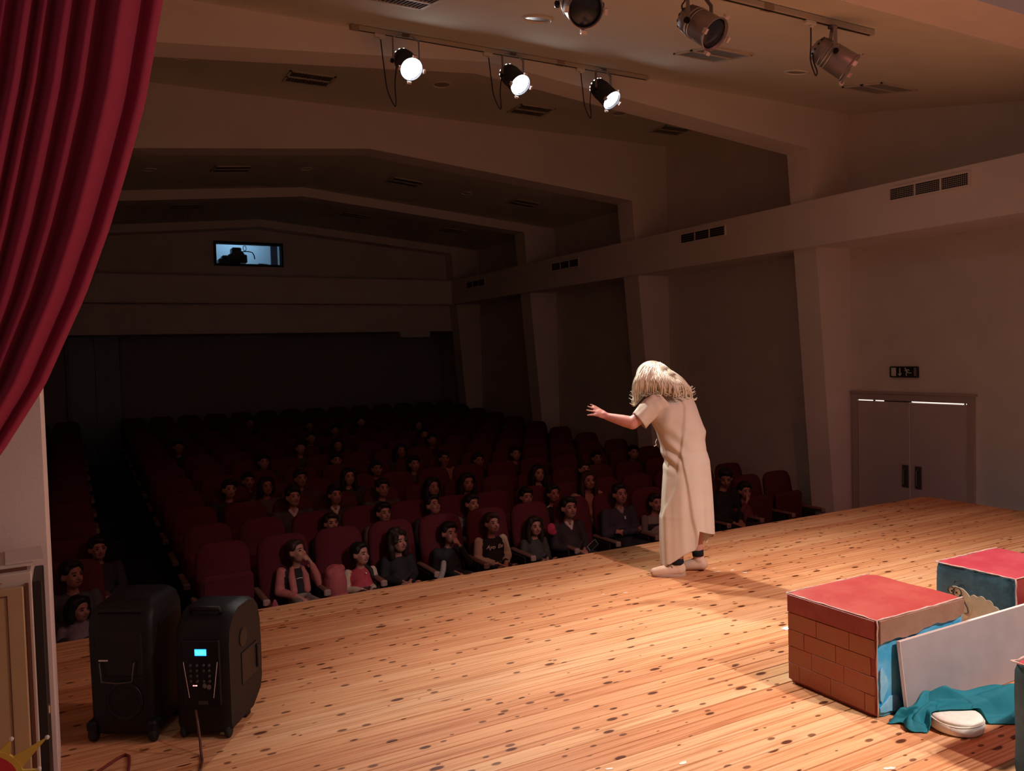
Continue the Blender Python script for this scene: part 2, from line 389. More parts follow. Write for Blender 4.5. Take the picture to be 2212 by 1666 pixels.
# entrance opening with pale curtain at the rear left, by the aisle
dr = struct('door_2', MB().box(.02, .08, 20.42, 20.5, -.6, 2.30).box(1.10, 1.16, 20.42, 20.5, -.6, 2.30).box(.02, 1.16, 20.42, 20.5, 2.30, 2.36), mat('door_frame_grey', (.35, .36, .37), .6), label='pale blue grey entrance doors at the rear of the aisle')
dm = mat('door_grey_blue', (.42, .52, .58), .6, .05, 5)
for k in range(2): obj('door_leaf', MB().box(.08+k*.51, .585+k*.51, 20.45, 20.49, fz(12)+.03, 2.30, .004), dm, dr)
obj('threshold', MB().box(.08, 1.10, 20.40, 20.5, fz(12)-.02, fz(12)+.03), mat('pale_threshold', (.6, .62, .62), .5), dr)
# white box under the bulkhead at the rear
bx = thing('emergency_light', 'long white fitting under the rear bulkhead, near the side wall', 'light', (7.55, 18.72, 2.22))
obj('housing', MB().box(-.40, .40, -.05, .05, -.06, .07, .01), mat('off_white_plastic', (.75, .72, .66), .5), bx); obj('diffuser', MB().box(-.37, .37, -.052, .03, -.075, -.055, .006), mat('opal', (.8, .8, .78), .4), bx)
# proscenium: left jamb and lintel
struct('wall_proscenium', MB().box(-2.2, -.085, 3.42, 4.04, 0, 4.6), pros_m, label='pinkish plaster proscenium wall at the left edge')
struct('wall_proscenium.001', MB().box(-2.2, 9.4, 3.36, 3.77, 3.945, 5.6), pros_m, label='pinkish plaster lintel over the stage opening')
struct('wall_proscenium.002', MB().box(7.0, 9.4, 3.37, 3.77, 0, 4.6), pros_m, label='proscenium wall beyond the right edge')
# double door in the side wall
dX = XW
d1 = struct('door_1', MB().box(dX-.045, dX+.01, 7.18, 7.26, -1.12, 1.03).box(dX-.045, dX+.01, 5.625, 5.70, -1.12, 1.03).box(dX-.045, dX+.01, 5.70, 7.18, .945, 1.03).box(dX-.06, dX+.01, 5.60, 7.285, 1.03, 1.055), mat('door_frame_brown', (.42, .34, .30), .55), label='double door in the side wall under the exit sign')
lm = mat('door_leaf_grey', (.52, .44, .42), .5, .03, 3)
hm = mat('door_plate', (.16, .14, .14), .35, metal=.6)
gap = mat('corridor_light', (1, .95, .9), .5, emit=(1, .9, .82), estr=1.1)
obj('light_gap', MB().box(dX-.012, dX-.004, 5.70, 7.18, .932, .943), gap, d1)
obj('light_gap', MB().box(dX-.012, dX-.004, 6.434, 6.441, -1.1, .94), mat('corridor_light_dim', (1, .95, .9), .5, emit=(1, .9, .85), estr=.35), d1)
for a, b_, hy in ((6.441, 7.178, 6.493), (5.702, 6.434, 6.318)):
    lf = obj('door_leaf', MB().box(dX-.035, dX+.005, a, b_, -1.11, .931 if a > 6.3 else .926, .003), lm, d1)
    obj('handle_plate', MB().box(dX-.045, dX-.033, hy-.045, hy+.045, -.125, .155, .004), hm, lf)
    obj('pull_handle', MB().tube([(dX-.045, hy, -.09), (dX-.085, hy, -.08), (dX-.085, hy, .10), (dX-.045, hy, .11)], .010, 8), hm, lf)
# sealing strips that break up the light gap above the door
st = mat('door_seal', (.10, .07, .06), .8)
for a, b_ in ((6.93, 6.96), (6.42, 6.80), (5.73, 5.75)):
    obj('seal_strip', MB().box(dX-.016, dX-.003, a, b_, .928, .95), st, d1)
# exit sign
es = thing('exit_sign', 'unlit dark emergency exit sign above the side double door', 'sign', (XW-.045, 6.512, 1.305))
obj('housing', MB().box(-.0, .045, -.19, .19, -.068, .068, .008), mat('sign_black', (.018, .02, .018), .4), es)
wht = mat('sign_white', (.62, .60, .54), .5)
obj('white_panel', MB().box(-.004, .004, .095, .160, -.05, .052), wht, es)
obj('end_panel', MB().box(-.004, .004, -.178, -.15, -.05, .052), mat('sign_dim', (.25, .18, .16), .5), es)
ar = MB(); ar.prism([(.045, .05), (.035, .05), (.032, -.02), (.012, -.012), (.040, -.052), (.068, -.022), (.048, -.022)], 'x', -.005, 0)
obj('arrow', ar, wht, es)
rm = MB(); rm.ell((-.003, -.035, .042), (.003, .010, .010), 10, 6)
rm.tube([(-.003, -.045, .03), (-.003, -.06, .0)], .009, 6); rm.tube([(-.003, -.06, .0), (-.003, -.045, -.02), (-.003, -.05, -.048)], .006, 6)
rm.tube([(-.003, -.06, .0), (-.003, -.085, -.012), (-.003, -.118, -.008)], .006, 6); rm.tube([(-.003, -.046, .028), (-.003, -.025, .012)], .005, 6); rm.tube([(-.003, -.05, .026), (-.003, -.08, .03), (-.003, -.088, .012)], .005, 6)
obj('running_figure', rm, wht, es)
# ------------------------------------------------------------------ grilles
def beam_grille(y0, y1, zc, label, fine):
    t = thing('air_grille', label, 'air vent', (XB, (y0+y1)/2, zc), 0, 'air grilles along the service beam')
    w2 = abs(y1-y0)/2; h = .062
    obj('backing', MB().box(-.004, 0, -w2, w2, -h, h), void_m, t)
    obj('frame', MB().box(-.016, 0, -w2-.025, w2+.025, h, h+.022).box(-.016, 0, -w2-.025, w2+.025, -h-.022, -h).box(-.016, 0, w2, w2+.025, -h, h).box(-.016, 0, -w2-.025, -w2, -h, h), frame_m, t)
    for k in (-1, 1): obj('mullion', MB().box(-.015, -.003, k*w2/3-.008, k*w2/3+.008, -h, h), frame_m, t)
    sl = MB().box(-.010, -.006, -w2, w2, -.0022, .0022).mesh('slat', grille_m)
    for i in range(1, 6 if fine else 4):
        link('slat', sl, t, (0, 0, -h+2*h*i/(6 if fine else 4)))
    if fine:
        v = MB(); n = 44
        fin = MB().box(-.010, -.007, -.0012, .0012, -h, h).mesh('fin', grille_m)
        for i in range(n): link('fin', fin, t, (0, -w2+2*w2*(i+.5)/n, 0))
beam_grille(5.22, 6.14, 3.355, 'nearest long air grille on the service beam, above the exit sign', True)
beam_grille(8.81, 9.75, 3.345, 'second air grille from the right along the service beam', False)
beam_grille(12.6, 13.53, 3.315, 'third air grille from the right along the service beam', False)
beam_grille(16.42, 17.34, 3.30, 'farthest air grille at the dark end of the service beam', False)
def ceil_grille(x, y, z, tilt_x, tilt_y, label, w=.56, d=.42):
    t = thing('ceiling_grille', label, 'air vent', (x, y, z), 0, 'ceiling air grilles')
    t.rotation_euler = (tilt_x, tilt_y, 0)
    obj('frame', MB().box(-w/2, w/2, -d/2, -d/2+.025, -.014, 0).box(-w/2, w/2, d/2-.025, d/2, -.014, 0).box(-w/2, -w/2+.025, -d/2, d/2, -.014, 0).box(w/2-.025, w/2, -d/2, d/2, -.014, 0).box(-w/2, w/2, -.018, .018, -.014, 0), mat('grille_paint', (.62, .54, .44), .6), t)
    obj('backing', MB().box(-w/2+.02, w/2-.02, -d/2+.02, d/2-.02, -.004, -.001), mat('grille_shadow', (.10, .08, .07), .9), t)
    vane = MB(); n = 14
    vm = MB().box(-.0015, .0015, -d/2+.025, d/2-.025, -.011, -.004).mesh('vane', mat('vane_paint', (.40, .34, .28), .6))
    for i in range(n): link('vane', vm, t, (-w/2+.03+(w-.06)*(i+.5)/n, 0, 0))
S1 = math.atan(.207)
ceil_grille(2.35, 5.85, ZC(5.85)-.002, S1, 0, 'ceiling grille cut off by the top edge, left of the unlit lanterns', .5, .5)
ceil_grille(5.29, 5.70, ZC(5.70)-.002, S1, 0, 'ceiling grille half hidden behind the middle unlit lantern', .5, .5)
ceil_grille(7.62, 5.72, ZC(5.72)-.002, S1, 0, 'ceiling grille to the right of the rightmost unlit lantern', .56, .5)
ceil_grille(2.78, 10.07, 5.108, 0, 0, 'ceiling grille left of the lit lanterns, in the second bay')
ceil_grille(5.95, 10.10, 5.108, 0, 0, 'ceiling grille in the second bay, below the middle lit lantern')
ceil_grille(8.5, 10.12, 5.108, 0, 0, 'ceiling grille at the right end of the second bay')
SG = math.atan(.0905)
for x, lab in ((2.35, 'dim ceiling grille left of the ridge in the third bay'), (5.15, 'dim ceiling grille right of the ridge in the third bay'), (7.45, 'dim ceiling grille near the side wall in the third bay')):
    ceil_grille(x, 13.0, GZ(x)-.004, 0, SG if x > RX else -SG, lab)
for x, lab in ((2.1, 'hardly visible ceiling grille left of the ridge in the rear bay'), (5.3, 'hardly visible ceiling grille right of the ridge in the rear bay'), (7.5, 'hardly visible ceiling grille near the side wall in the rear bay')):
    ceil_grille(x, 16.3, GZ(x)-.004, 0, SG if x > RX else -SG, lab)
def downlight(x, y, z, tx, ty, label, r=.10):
    t = thing('downlight', label, 'ceiling light', (x, y, z), 0, 'unlit recessed downlights'); t.rotation_euler = (tx, ty, 0)
    ring = MB(); ring.lathe([(r*1.25, 0), (r*1.25, -.008), (r*1.12, -.014), (r, -.008), (r*.97, .0)], 28, cap0=False, cap1=False)
    obj('trim_ring', ring, mat('downlight_ring', (.80, .72, .62), .35), t, auto=50)
    obj('reflector', MB().lathe([(r*.98, -.003), (r*.6, -.001), (.001, -.001)], 24, cap0=False), mat('downlight_inner', (.34, .27, .22), .3, metal=.3), t, smooth=True)
downlight(3.44, 5.70, ZC(5.70)-.001, S1, 0, 'recessed downlight ring left of the leftmost unlit lantern')
downlight(6.41, 5.74, ZC(5.74)-.001, S1, 0, 'recessed downlight ring beside the rightmost unlit lantern', .095)
downlight(4.35, 9.6, 5.109, 0, 0, 'dim downlight ring below the leftmost lit lantern')
downlight(7.2, 9.7, 5.109, 0, 0, 'dim downlight ring below the rightmost lit lantern')
downlight(1.3, 9.9, 5.109, 0, 0, 'dim downlight near the curtain in the second bay')
for x in (1.2, 3.5, 6.3): downlight(x, 13.0, GZ(x)-.003, 0, SG if x > RX else -SG, {1.2: 'dark downlight nearest the curtain in the third bay', 3.5: 'dark downlight at the ridge in the third bay', 6.3: 'dark downlight between two grilles in the third bay'}[x], .075)
# ================================================================== LANTERNS
par_grey = mat('par_can_grey', (.34, .29, .28), .38, .08, 20, metal=.55)
par_dark = mat('par_can_dark', (.055, .055, .065), .45, .1, 20, metal=.3)
clip_m = mat('par_clip', (.70, .60, .55), .4, metal=.2)
glass_dark = mat('par_glass_dark', (.022, .025, .036), .12)
lens_on = mat('par_lens_lit', (1, 1, 1), .3, emit=(.93, .96, 1.0), estr=24)
hole_on = mat('par_vent_lit', (1, 1, 1), .3, emit=(1, .96, .88), estr=2.6)
hole_off = mat('par_vent_dark', (.02, .015, .015), .6)
cable_m = mat('black_cable', (.03, .018, .016), .5)
track_m = mat('track_cream', (.50, .44, .36), .4)
bracket_m = mat('yoke_grey', (.32, .28, .27), .4, metal=.4)
def track(x0, x1, y, z, label):
    t = thing('lighting_track', label, 'lighting track', ((x0+x1)/2, y, z), 0)
    L = (x1-x0)/2
    obj('rail', MB().box(-L, L, -.022, .022, -.018, .022, .003), track_m, t)
    obj('slot', MB().box(-L+.01, L-.01, -.008, .008, -.0195, -.016), void_m, t)
    obj('end_cap', MB().box(-L-.01, -L+.07, -.024, .024, -.020, .023, .003), mat('track_cap', (.33, .25, .20), .5), t)
    obj('joint_cover', MB().box(L*.30, L*.30+.09, -.0235, .0235, -.0195, .023), mat('track_cap', (.33, .25, .20), .5), t)
    obj('end_cap', MB().box(L-.02, L+.01, -.024, .024, -.020, .023, .003), track_m, t)
    return t
ZT1, YT1 = ZC(7.12)-.03, 7.12
ZT2, YT2 = ZC(4.12)-.03, 4.12
track(2.36, 5.66, YT1, ZT1, 'ceiling lighting track that carries the three lit lanterns')
track(2.2, 5.40, YT2, ZT2, 'ceiling lighting track that carries the three unlit lanterns')
def par(x, yt, zt, pivot, d, lit, label, cab, power=0, spot=50, plug_dx=-.24):
    """a PAR can: yoke hung from the track at (x, yt, zt); body turned about the pivot, looking along d"""
    t = thing('par_lantern', label, 'stage light', (x, yt, zt), 0, 'lit stage lanterns' if lit else 'unlit stage lanterns')
    body_m = par_dark if lit else par_grey
    d = Vector(d).normalized(); pv = Vector(pivot)-Vector((x, yt, zt))
    side = d.cross(Vector((0, 0, 1))).normalized(); upv = side.cross(d)
    M3 = Matrix((side, upv, d)).transposed().to_4x4(); M3.translation = pv
    R = .098
    b = MB(); b.lathe([(R*.90, -.105), (R*.93, -.098), (R*.93, -.075), (R*.97, -.07), (R*.97, -.055), (R*.93, -.05), (R, .02), (R*1.02, .13), (R*1.08, .135), (R*1.10, .15), (R*1.04, .152), (R*.98, .14)], 30, M3, cap0=False, cap1=False)
    bo = obj('can_body', b, body_m, t, auto=35)
    c = MB(); c.lathe([(.012, -.170), (R*.45, -.163), (R*.72, -.145), (R*.88, -.12), (R*.91, -.10)], 30, M3, cap1=False)
    cap = obj('rear_cap', c, body_m, t, auto=40)
    for k in range(12):
        a = 2*PI*k/12; ctr = M3 @ Vector((R*.80*math.cos(a), R*.80*math.sin(a), -.136))
        nrm = (M3.to_3x3() @ Vector((math.cos(a)*.72, math.sin(a)*.72, -.7))).normalized()
        h = MB(); q = nrm.to_track_quat('Z', 'Y').to_matrix().to_4x4(); q.translation = ctr
        h.lathe([(.0085, -.003), (.0085, .003)], 8, q); obj('vent_hole', h, hole_on if lit else hole_off, cap)
    for zz in (-.045, -.02):
        rb = MB(); rb.lathe([(R*.985, zz), (R*1.02, zz+.002), (R*1.02, zz+.006), (R*.99, zz+.008)], 30, M3, cap0=False, cap1=False); obj('rib_ring', rb, metal_m if not lit else par_dark, bo, smooth=True)
    ln = MB(); ln.lathe([(R*.97, .128), (R*.8, .136), (R*.4, .143), (.002, .146)], 28, M3, cap0=False)
    obj('lens', ln, lens_on if lit else glass_dark, t, smooth=True)
    for k in range(4):
        a = PI/4*0+PI/2*k; e = Vector((math.cos(a), math.sin(a), 0)); tt = Vector((-math.sin(a), math.cos(a), 0))
        cl = MB()
        for (r0, r1, z0, z1) in ((R*1.05, R*1.32, .146, .150), (R*1.28, R*1.32, .146, .172), (R*1.10, R*1.32, .170, .174)):
            vs = []
            for rr in (r0, r1):
                for ss in (-.017, .017):
                    for zz in (z0, z1): vs.append(M3 @ (e*rr+tt*ss+Vector((0, 0, zz))))
            cl.add(vs, [(0,1,3,2),(4,6,7,5),(0,4,5,1),(2,3,7,6),(0,2,6,4),(1,5,7,3)])
        obj('filter_clip', cl, clip_m, t)
    # yoke
    sx = side*(R+.028); hb = Vector((side.x, side.y, 0)).normalized()
    ytop = -.035
    yk = MB(); fw = hb.cross(Vector((0, 0, 1)))
    def bar(p0, p1, w=.013, th=.0025, axis=None):
        p0, p1 = Vector(p0), Vector(p1); dd = (p1-p0).normalized(); wv = fw; tv = dd.cross(wv).normalized()
        vs = [p+wv*sw*w+tv*st_*th for p in (p0, p1) for sw in (-1, 1) for st_ in (-1, 1)]
        yk.add(vs, [(0,1,3,2),(4,6,7,5),(0,4,5,1),(2,3,7,6),(0,2,6,4),(1,5,7,3)])
    A, B = pv+sx, pv-sx
    top_a = Vector((A.x, A.y, ytop-.03)); top_b = Vector((B.x, B.y, ytop-.03))
    ta2 = Vector((A.x*.55+B.x*.45, A.y*.55+B.y*.45, ytop)); tb2 = Vector((B.x*.55+A.x*.45, B.y*.55+A.y*.45, ytop))
    ta2 = top_a.lerp(top_b, .22); ta2.z = ytop; tb2 = top_a.lerp(top_b, .78); tb2.z = ytop
    for a_, b_ in ((A-Vector((0, 0, .02)), top_a), (top_a, ta2), (ta2, tb2), (tb2, top_b), (top_b, B-Vector((0, 0, .02)))): bar(a_, b_)
    obj('yoke', yk, bracket_m, t)
    mid = (ta2+tb2)/2
    obj('track_adapter', MB().box(mid.x-.035, mid.x+.035, mid.y-.018, mid.y+.018, ytop-.004, -.018, .003), mat('adapter_dark', (.12, .09, .08), .5), t)
    for s_ in (1, -1):
        k = MB(); q = (side*s_).to_track_quat('Z', 'Y').to_matrix().to_4x4(); q.translation = pv+side*s_*(R+.028)
        k.lathe([(.018, 0), (.020, .004), (.020, .022), (.012, .026)], 12, q); obj('tilt_knob', k, black_smooth, t, auto=40)
    # cable and its plug
    px = plug_dx
    obj('plug', MB().box(px-.05, px+.05, -.02, .02, -.05, -.018, .006).box(px-.008, px+.022, -.016, .016, -.066, -.05, .004), mat('plug_white', (.72, .66, .60), .5), t)
    rear = M3 @ Vector((-.03 if px > 0 else .03, -.02, -.165))
    s0 = Vector((px+.008, 0, -.066)); low = cab
    pts = []
    P0, P1, P2, P3 = s0, s0+Vector((.0, 0, low*.6)), Vector(((s0.x+rear.x)/2+.02, (s0.y+rear.y)/2, min(s0.z, rear.z)+low)), rear
    loop = [P0, P0.lerp(P2, .35)+Vector((-.012, 0, low*.12)), P0.lerp(P2, .8)+Vector((-.03, 0, low*.05)), P2+Vector((.012, 0, -.05)), P2+Vector((.03, 0, -.02)), P2.lerp(P3, .45)+Vector((0, 0, -.02)), P3]
    # Catmull-Rom through the loop points
    ex = [loop[0]]+loop+[loop[-1]]
    for i in range(1, len(ex)-2):
        a, b2, c2, d2 = ex[i-1], ex[i], ex[i+1], ex[i+2]
        for u in np.linspace(0, 1, 7)[:-1]:
            pts.append(.5*((2*b2)+(c2-a)*u+(2*a-5*b2+4*c2-d2)*u*u+(-a+3*b2-3*c2+d2)*u**3))
    pts.append(loop[-1])
    obj('cable', MB().tube(pts, .0055, 6), cable_m, t, smooth=True)
    if lit:
        l = bpy.data.lights.new('par_beam', 'SPOT'); l.energy = power; l.color = (1.0, .95, .88); l.spot_size = math.radians(spot); l.spot_blend = 1.0; l.shadow_soft_size = .07
        lo = bpy.data.objects.new('par_beam', l); COL.objects.link(lo); lo.parent = t
        lo.location = M3 @ Vector((0, 0, .17)); lo.rotation_euler = d.to_track_quat('-Z', 'Y').to_euler()
    return t
par(2.86, YT1, ZT1, (2.84, 7.03, 4.33), (.0, -.78, -.63), True, 'leftmost of the three lit stage lanterns', -.40, 1150, 63, -.235)
par(3.97, YT1, ZT1, (3.95, 7.03, 4.345), (.10, -.74, -.66), True, 'middle one of the three lit stage lanterns', -.32, 960, 64, -.245)
par(5.04, YT1, ZT1, (5.02, 7.03, 4.345), (.22, -.66, -.72), True, 'rightmost of the three lit stage lanterns', -.30, 380, 56, -.245)
par(2.78, YT2, ZT2, (2.78, 4.12, 3.72), (-.25, -.80, -.52), False, 'leftmost unlit silver lantern, cut off by the top edge', .03, plug_dx=.26)
par(3.72, YT2, ZT2, (3.72, 4.12, 3.76), (.16, -.74, -.62), False, 'middle unlit silver lantern with its dark lens facing down', .02, plug_dx=-.12)
par(4.98, YT2, ZT2, (4.98, 4.12, 3.74), (.56, -.52, -.60), False, 'rightmost unlit silver lantern, seen from the side', -.17, plug_dx=-.235)
# ================================================================== CURTAIN
def curtain():
    m = bpy.data.materials.new('red_velvet'); m.use_nodes = True; b = m.node_tree.nodes['Principled BSDF']
    b.inputs['Base Color'].default_value = (.30, .013, .048, 1); b.inputs['Roughness'].default_value = .85
    b.inputs['Sheen Weight'].default_value = .35; b.inputs['Sheen Roughness'].default_value = .5; b.inputs['Sheen Tint'].default_value = (.9, .25, .3, 1)
    nz = N(m.node_tree, 'ShaderNodeTexNoise'); nz.inputs['Scale'].default_value = 260; bp = N(m.node_tree, 'ShaderNodeBump'); bp.inputs['Strength'].default_value = .12; bp.inputs['Distance'].default_value = .003
    m.node_tree.links.new(nz.outputs['Fac'], bp.inputs['Height']); m.node_tree.links.new(bp.outputs[0], b.inputs['Normal'])
    zs = [4.25, 3.6, 3.3, 2.96, 2.79, 2.57, 2.32, 2.12, 1.89, 1.59, 1.36, 1.12, 0.98]
    xs = [.47, .435, .405, .36, .325, .28, .21, .15, .07, -.06, -.20, -.40, -.56]
    # across: distance from the hem at the top (m), depth offset (towards the stage = negative)
    prof = [(0, .030), (.012, .002), (.03, -.006), (.055, .030), (.068, .020), (.125, -.055), (.135, -.060), (.150, -.03), (.172, .028), (.19, .03)]
    d = .19; r = random.Random(5)
    while d < 1.55:
        wv = r.uniform(.045, .085); a = r.uniform(.028, .05)
        prof += [(d+wv*.22, -.005), (d+wv*.42, -a), (d+wv*.58, -a*.9), (d+wv*.85, .012), (d+wv, r.uniform(.02, .034))]; d += wv
    D = np.array([p[0] for p in prof]); H = np.array([p[1] for p in prof])
    n = 420; dd = np.linspace(0, D[-1], n)
    hh = np.interp(dd, D, H); k = np.ones(5)/5; hh = np.convolve(np.pad(hh, 2, 'edge'), k, 'valid')
    zz = np.linspace(zs[0], zs[-1], 64); zr = np.array(zs[::-1]); xr = np.array(xs[::-1])
    vs = []; fs = []
    for i, z in enumerate(zz):
        xh = np.interp(z, zr, xr); kx = np.ones(1)
        xl = -1.12+.10*(z-1)/3.2                       # far left edge
        sc = (xh-xl)/(xs[0]-(-1.02))
        for j in range(n):
            # the folds squeeze together as they run to the tieback
            wob = .010*math.sin(3.1*z+dd[j]*9)
            vs.append((xh-dd[j]*sc+wob*.4, 3.13+hh[j]*(.75+.45*(z-1)/3.2)+wob, z))
    for i in range(63):
        for j in range(n-1): fs.append((i*n+j, i*n+j+1, (i+1)*n+j+1, (i+1)*n+j))
    mb = MB(); mb.add(vs, fs)
    t = thing('stage_curtain', 'gathered deep red velvet stage curtain at the top left', 'curtain', (0, 0, 0))
    o = obj('drape', mb, m, t, smooth=True)
    s = o.modifiers.new('s', 'SOLIDIFY'); s.thickness = .004
    # tie band at the lower left, out of the frame
    tb = MB(); tb.tube([(-.45, 3.03, 1.06), (-.7, 3.02, .98), (-1.0, 3.06, 1.02), (-1.12, 3.2, 1.05), (-.9, 3.26, 1.02), (-.5, 3.22, 1.05), (-.45, 3.03, 1.06)], .03, 8)
    obj('tieback', tb, m, t, smooth=True)
curtain()
# ================================================================== SPEAKERS
def rounded_rect(w, h, r, n=5):
    pts = []
    for cx, cy, a0 in ((w/2-r, h/2-r, 0), (-w/2+r, h/2-r, PI/2), (-w/2+r, -h/2+r, PI), (w/2-r, -h/2+r, 3*PI/2)):
        for i in range(n+1):
            a = a0+PI/2*i/n; pts.append((cx+r*math.cos(a), cy+r*math.sin(a)))
    return pts
# the rear of each cabinet faces the camera: local -y is the side we see
s1 = thing('trolley_speaker', 'large black trolley loudspeaker beside the proscenium wall', 'loudspeaker', (.236, 4.055, 0), math.radians(-31)); s1.scale = (.92, .74, .98)
b = MB()
rg = []
for z, w, dp, yo in ((.035, .27, .40, 0), (.05, .30, .43, 0), (.10, .305, .44, 0), (.50, .315, .44, 0), (.555, .31, .43, .005), (.60, .28, .38, .03), (.625, .22, .30, .05)):
    rg.append([(p[0], p[1]+yo, z) for p in rounded_rect(w, dp, .045)])
b.rings(rg); cab1 = obj('cabinet', b, black_plastic, s1, auto=50)
bp_ = MB().box(-.115, .115, -.226, -.210, .30, .50, .006); obj('rear_panel', bp_, black_smooth, s1)
h = MB().tube([(-.085, -.228, .365), (-.085, -.245, .365), (-.075, -.25, .285), (0, -.25, .278), (.07, -.25, .285), (.08, -.245, .365), (.08, -.228, .365)], .0032, 8)
obj('handle', h, mat('dull_steel', (.10, .09, .08), .5, metal=.5), s1, smooth=True)
obj('handle_label', MB().box(-.095, -.05, -.229, -.222, .372, .379), mat('label_silver', (.6, .6, .62), .3, metal=.5), s1)
obj('trolley_handle', MB().tube([(-.10, -.17, .565), (-.10, -.19, .59), (.10, -.19, .59), (.10, -.17, .565)], .010, 8).box(-.12, .12, -.20, -.14, .545, .568, .008), black_smooth, s1)
obj('port_ring', MB().lathe([(.085, 0), (.09, .008), (.075, .010), (.07, -.005)], 24, Matrix.Translation((.02, -.218, .19)) @ Matrix.Rotation(PI/2, 4, 'X')), black_smooth, s1, smooth=True)
for sx in (-1, 1):
    wl = MB(); wl.lathe([(.022, -.018), (.038, -.014), (.040, 0), (.038, .014), (.022, .018)], 18, Matrix.Translation((sx*.145, -.20, .042)) @ Matrix.Rotation(PI/2, 4, 'Y')); obj('wheel', wl, mat('rubber', (.012, .012, .012), .8), s1, smooth=True)
    obj('foot', MB().box(sx*.12-.02, sx*.12+.02, .15, .19, 0, .045, .004), black_plastic, s1)
    obj('wheel_arch', MB().box(sx*.145-.025, sx*.145+.025, -.235, -.15, .05, .10, .01), black_plastic, s1)
s2 = thing('active_speaker', 'black active loudspeaker with glowing blue display', 'loudspeaker', (.571, 3.914, 0), math.radians(-33)); s2.scale = (.78, .88, .93)
b = MB(); rg = []
side = [(-.20, .03), (-.215, .06), (-.215, .45), (-.20, .52), (-.15, .575), (-.08, .605), (.06, .605), (.14, .585), (.19, .54), (.215, .45), (.222, .30), (.215, .14), (.19, .09), (.08, .03)]
# moulded side profile extruded across with a crowned middle
N_ = 9
for k in range(N_):
    t_ = -1+2*k/(N_-1); w = .155*math.copysign(min(1, abs(t_)), t_)
    ins = .0 if abs(t_) < .8 else .03*(abs(t_)-.8)/.2
    cy = sum(p[0] for p in side)/len(side); cz = .31
    rg.append([(w, cy+(p[0]-cy)*(1-ins*2.2), cz+(p[1]-cz)*(1-ins*1.6)) for p in side])
b.rings(rg); obj('cabinet', b, black_plastic, s2, auto=38)
pn = obj('control_panel', MB().box(-.112, .112, -.224, -.205, .165, .475, .006), black_smooth, s2)
obj('display', MB().box(-.030, .036, -.2275, -.2235, .405, .435), mat('lcd_blue', (.1, .6, 1), .3, emit=(.02, .30, 1.0), estr=2.6), pn)
obj('display_text', MB().box(-.024, .034, -.2285, -.2272, .410, .431), mat('lcd_cyan', (.1, .8, 1), .3, emit=(.06, .62, 1.0), estr=2.2), pn)
for sx, t0 in ((-1, .095), (1, .085)):
    st_ = MB(); st_.tube([(sx*.098, -.2265, .375), (sx*.070, -.2265, .205)], .0022, 6); obj('trim_line', st_, mat('panel_silver', (.62, .55, .58), .3, metal=.6), pn)
rk = random.Random(3)
for zz in (.36, .335, .31, .285):
    for xx in (-.055, -.018, .02, .052):
        if rk.random() < .85:
            kb = MB(); kb.lathe([(.0075, 0), (.007, .010), (.005, .011)], 10, Matrix.Translation((xx, -.2235, zz)) @ Matrix.Rotation(PI/2, 4, 'X')); obj('knob', kb, mat('knob_grey', (.06, .06, .065), .3), pn, smooth=True)
for k, xx in enumerate((-.046, -.040, -.032, -.026)):
    obj('led', MB().ell((xx, -.225, .262), (.0028, .002, .0028), 8, 6), mat('led_red', (1, .2, .2), .3, emit=(1, .12, .14), estr=6) if k < 2 else mat('led_white', (1, .8, .7), .3, emit=(1, .7, .55), estr=1.6), pn)
for xx in (.02, .045):
    obj('jack_socket', MB().lathe([(.012, 0), (.012, .004), (.006, .005)], 12, Matrix.Translation((xx, -.2238, .262-.006*(xx > .03))) @ Matrix.Rotation(PI/2, 4, 'X')), mat('socket_grey', (.16, .14, .14), .4), pn)
for k in range(5): obj('vent_slot', MB().box(-.04+k*.014, -.034+k*.014, -.2255, -.223, .205, .238), void_m, pn)
obj('rating_plate', MB().box(-.02, .035, -.2255, -.2235, .172, .19), mat('plate_dark', (.05, .05, .04), .4), pn)
obj('carry_handle', MB().tube([(-.085, -.13, .575), (-.085, -.155, .607), (.085, -.155, .607), (.085, -.13, .575)], .013, 8), black_plastic, s2, smooth=True)
obj('side_handle', MB().box(.153, .160, -.06, .14, .20, .36, .004).box(.156, .172, .125, .15, .22, .34, .006), black_smooth, s2)
obj('pole_socket', MB().lathe([(.04, 0), (.045, .006), (.03, .008)], 16, Matrix.Translation((.153, -.03, .43)) @ Matrix.Rotation(PI/2, 4, 'Y')), black_smooth, s2)
for sx in (-1, 1):
    wl = MB(); wl.lathe([(.02, -.014), (.03, -.012), (.032, 0), (.03, .012), (.02, .014)], 16, Matrix.Translation((sx*.128, -.185, .032)) @ Matrix.Rotation(PI/2, 4, 'Y')); obj('wheel', wl, mat('rubber', (.012, .012, .012), .8), s2, smooth=True)
    obj('foot', MB().box(sx*.11-.02, sx*.11+.02, .03, .09, 0, .04, .004), black_plastic, s2)
# cables on the floor
pc = MB().tube([(.43, 3.70, .16), (.432, 3.66, .12), (.435, 3.63, .05), (.434, 3.61, .008), (.43, 3.55, .006), (.41, 3.46, .006), (.36, 3.36, .006), (.20, 3.25, .006)], .0055, 6)
tag(obj('power_cable', pc, mat('cable_brown', (.10, .035, .028), .5), smooth=True), 'thin cable running down from the active loudspeaker to the floor', 'cable')
fc = MB().tube([(-.02, 3.62, .006), (.06, 3.69, .006), (.12, 3.755, .006), (.155, 3.78, .006), (.168, 3.755, .006), (.165, 3.69, .006), (.155, 3.60, .006), (.14, 3.5, .006)], .006, 6)
tag(obj('floor_cable', fc, mat('cable_red', (.20, .03, .025), .5), smooth=True), 'dark red cable bent on the boards by the trolley loudspeaker', 'cable')
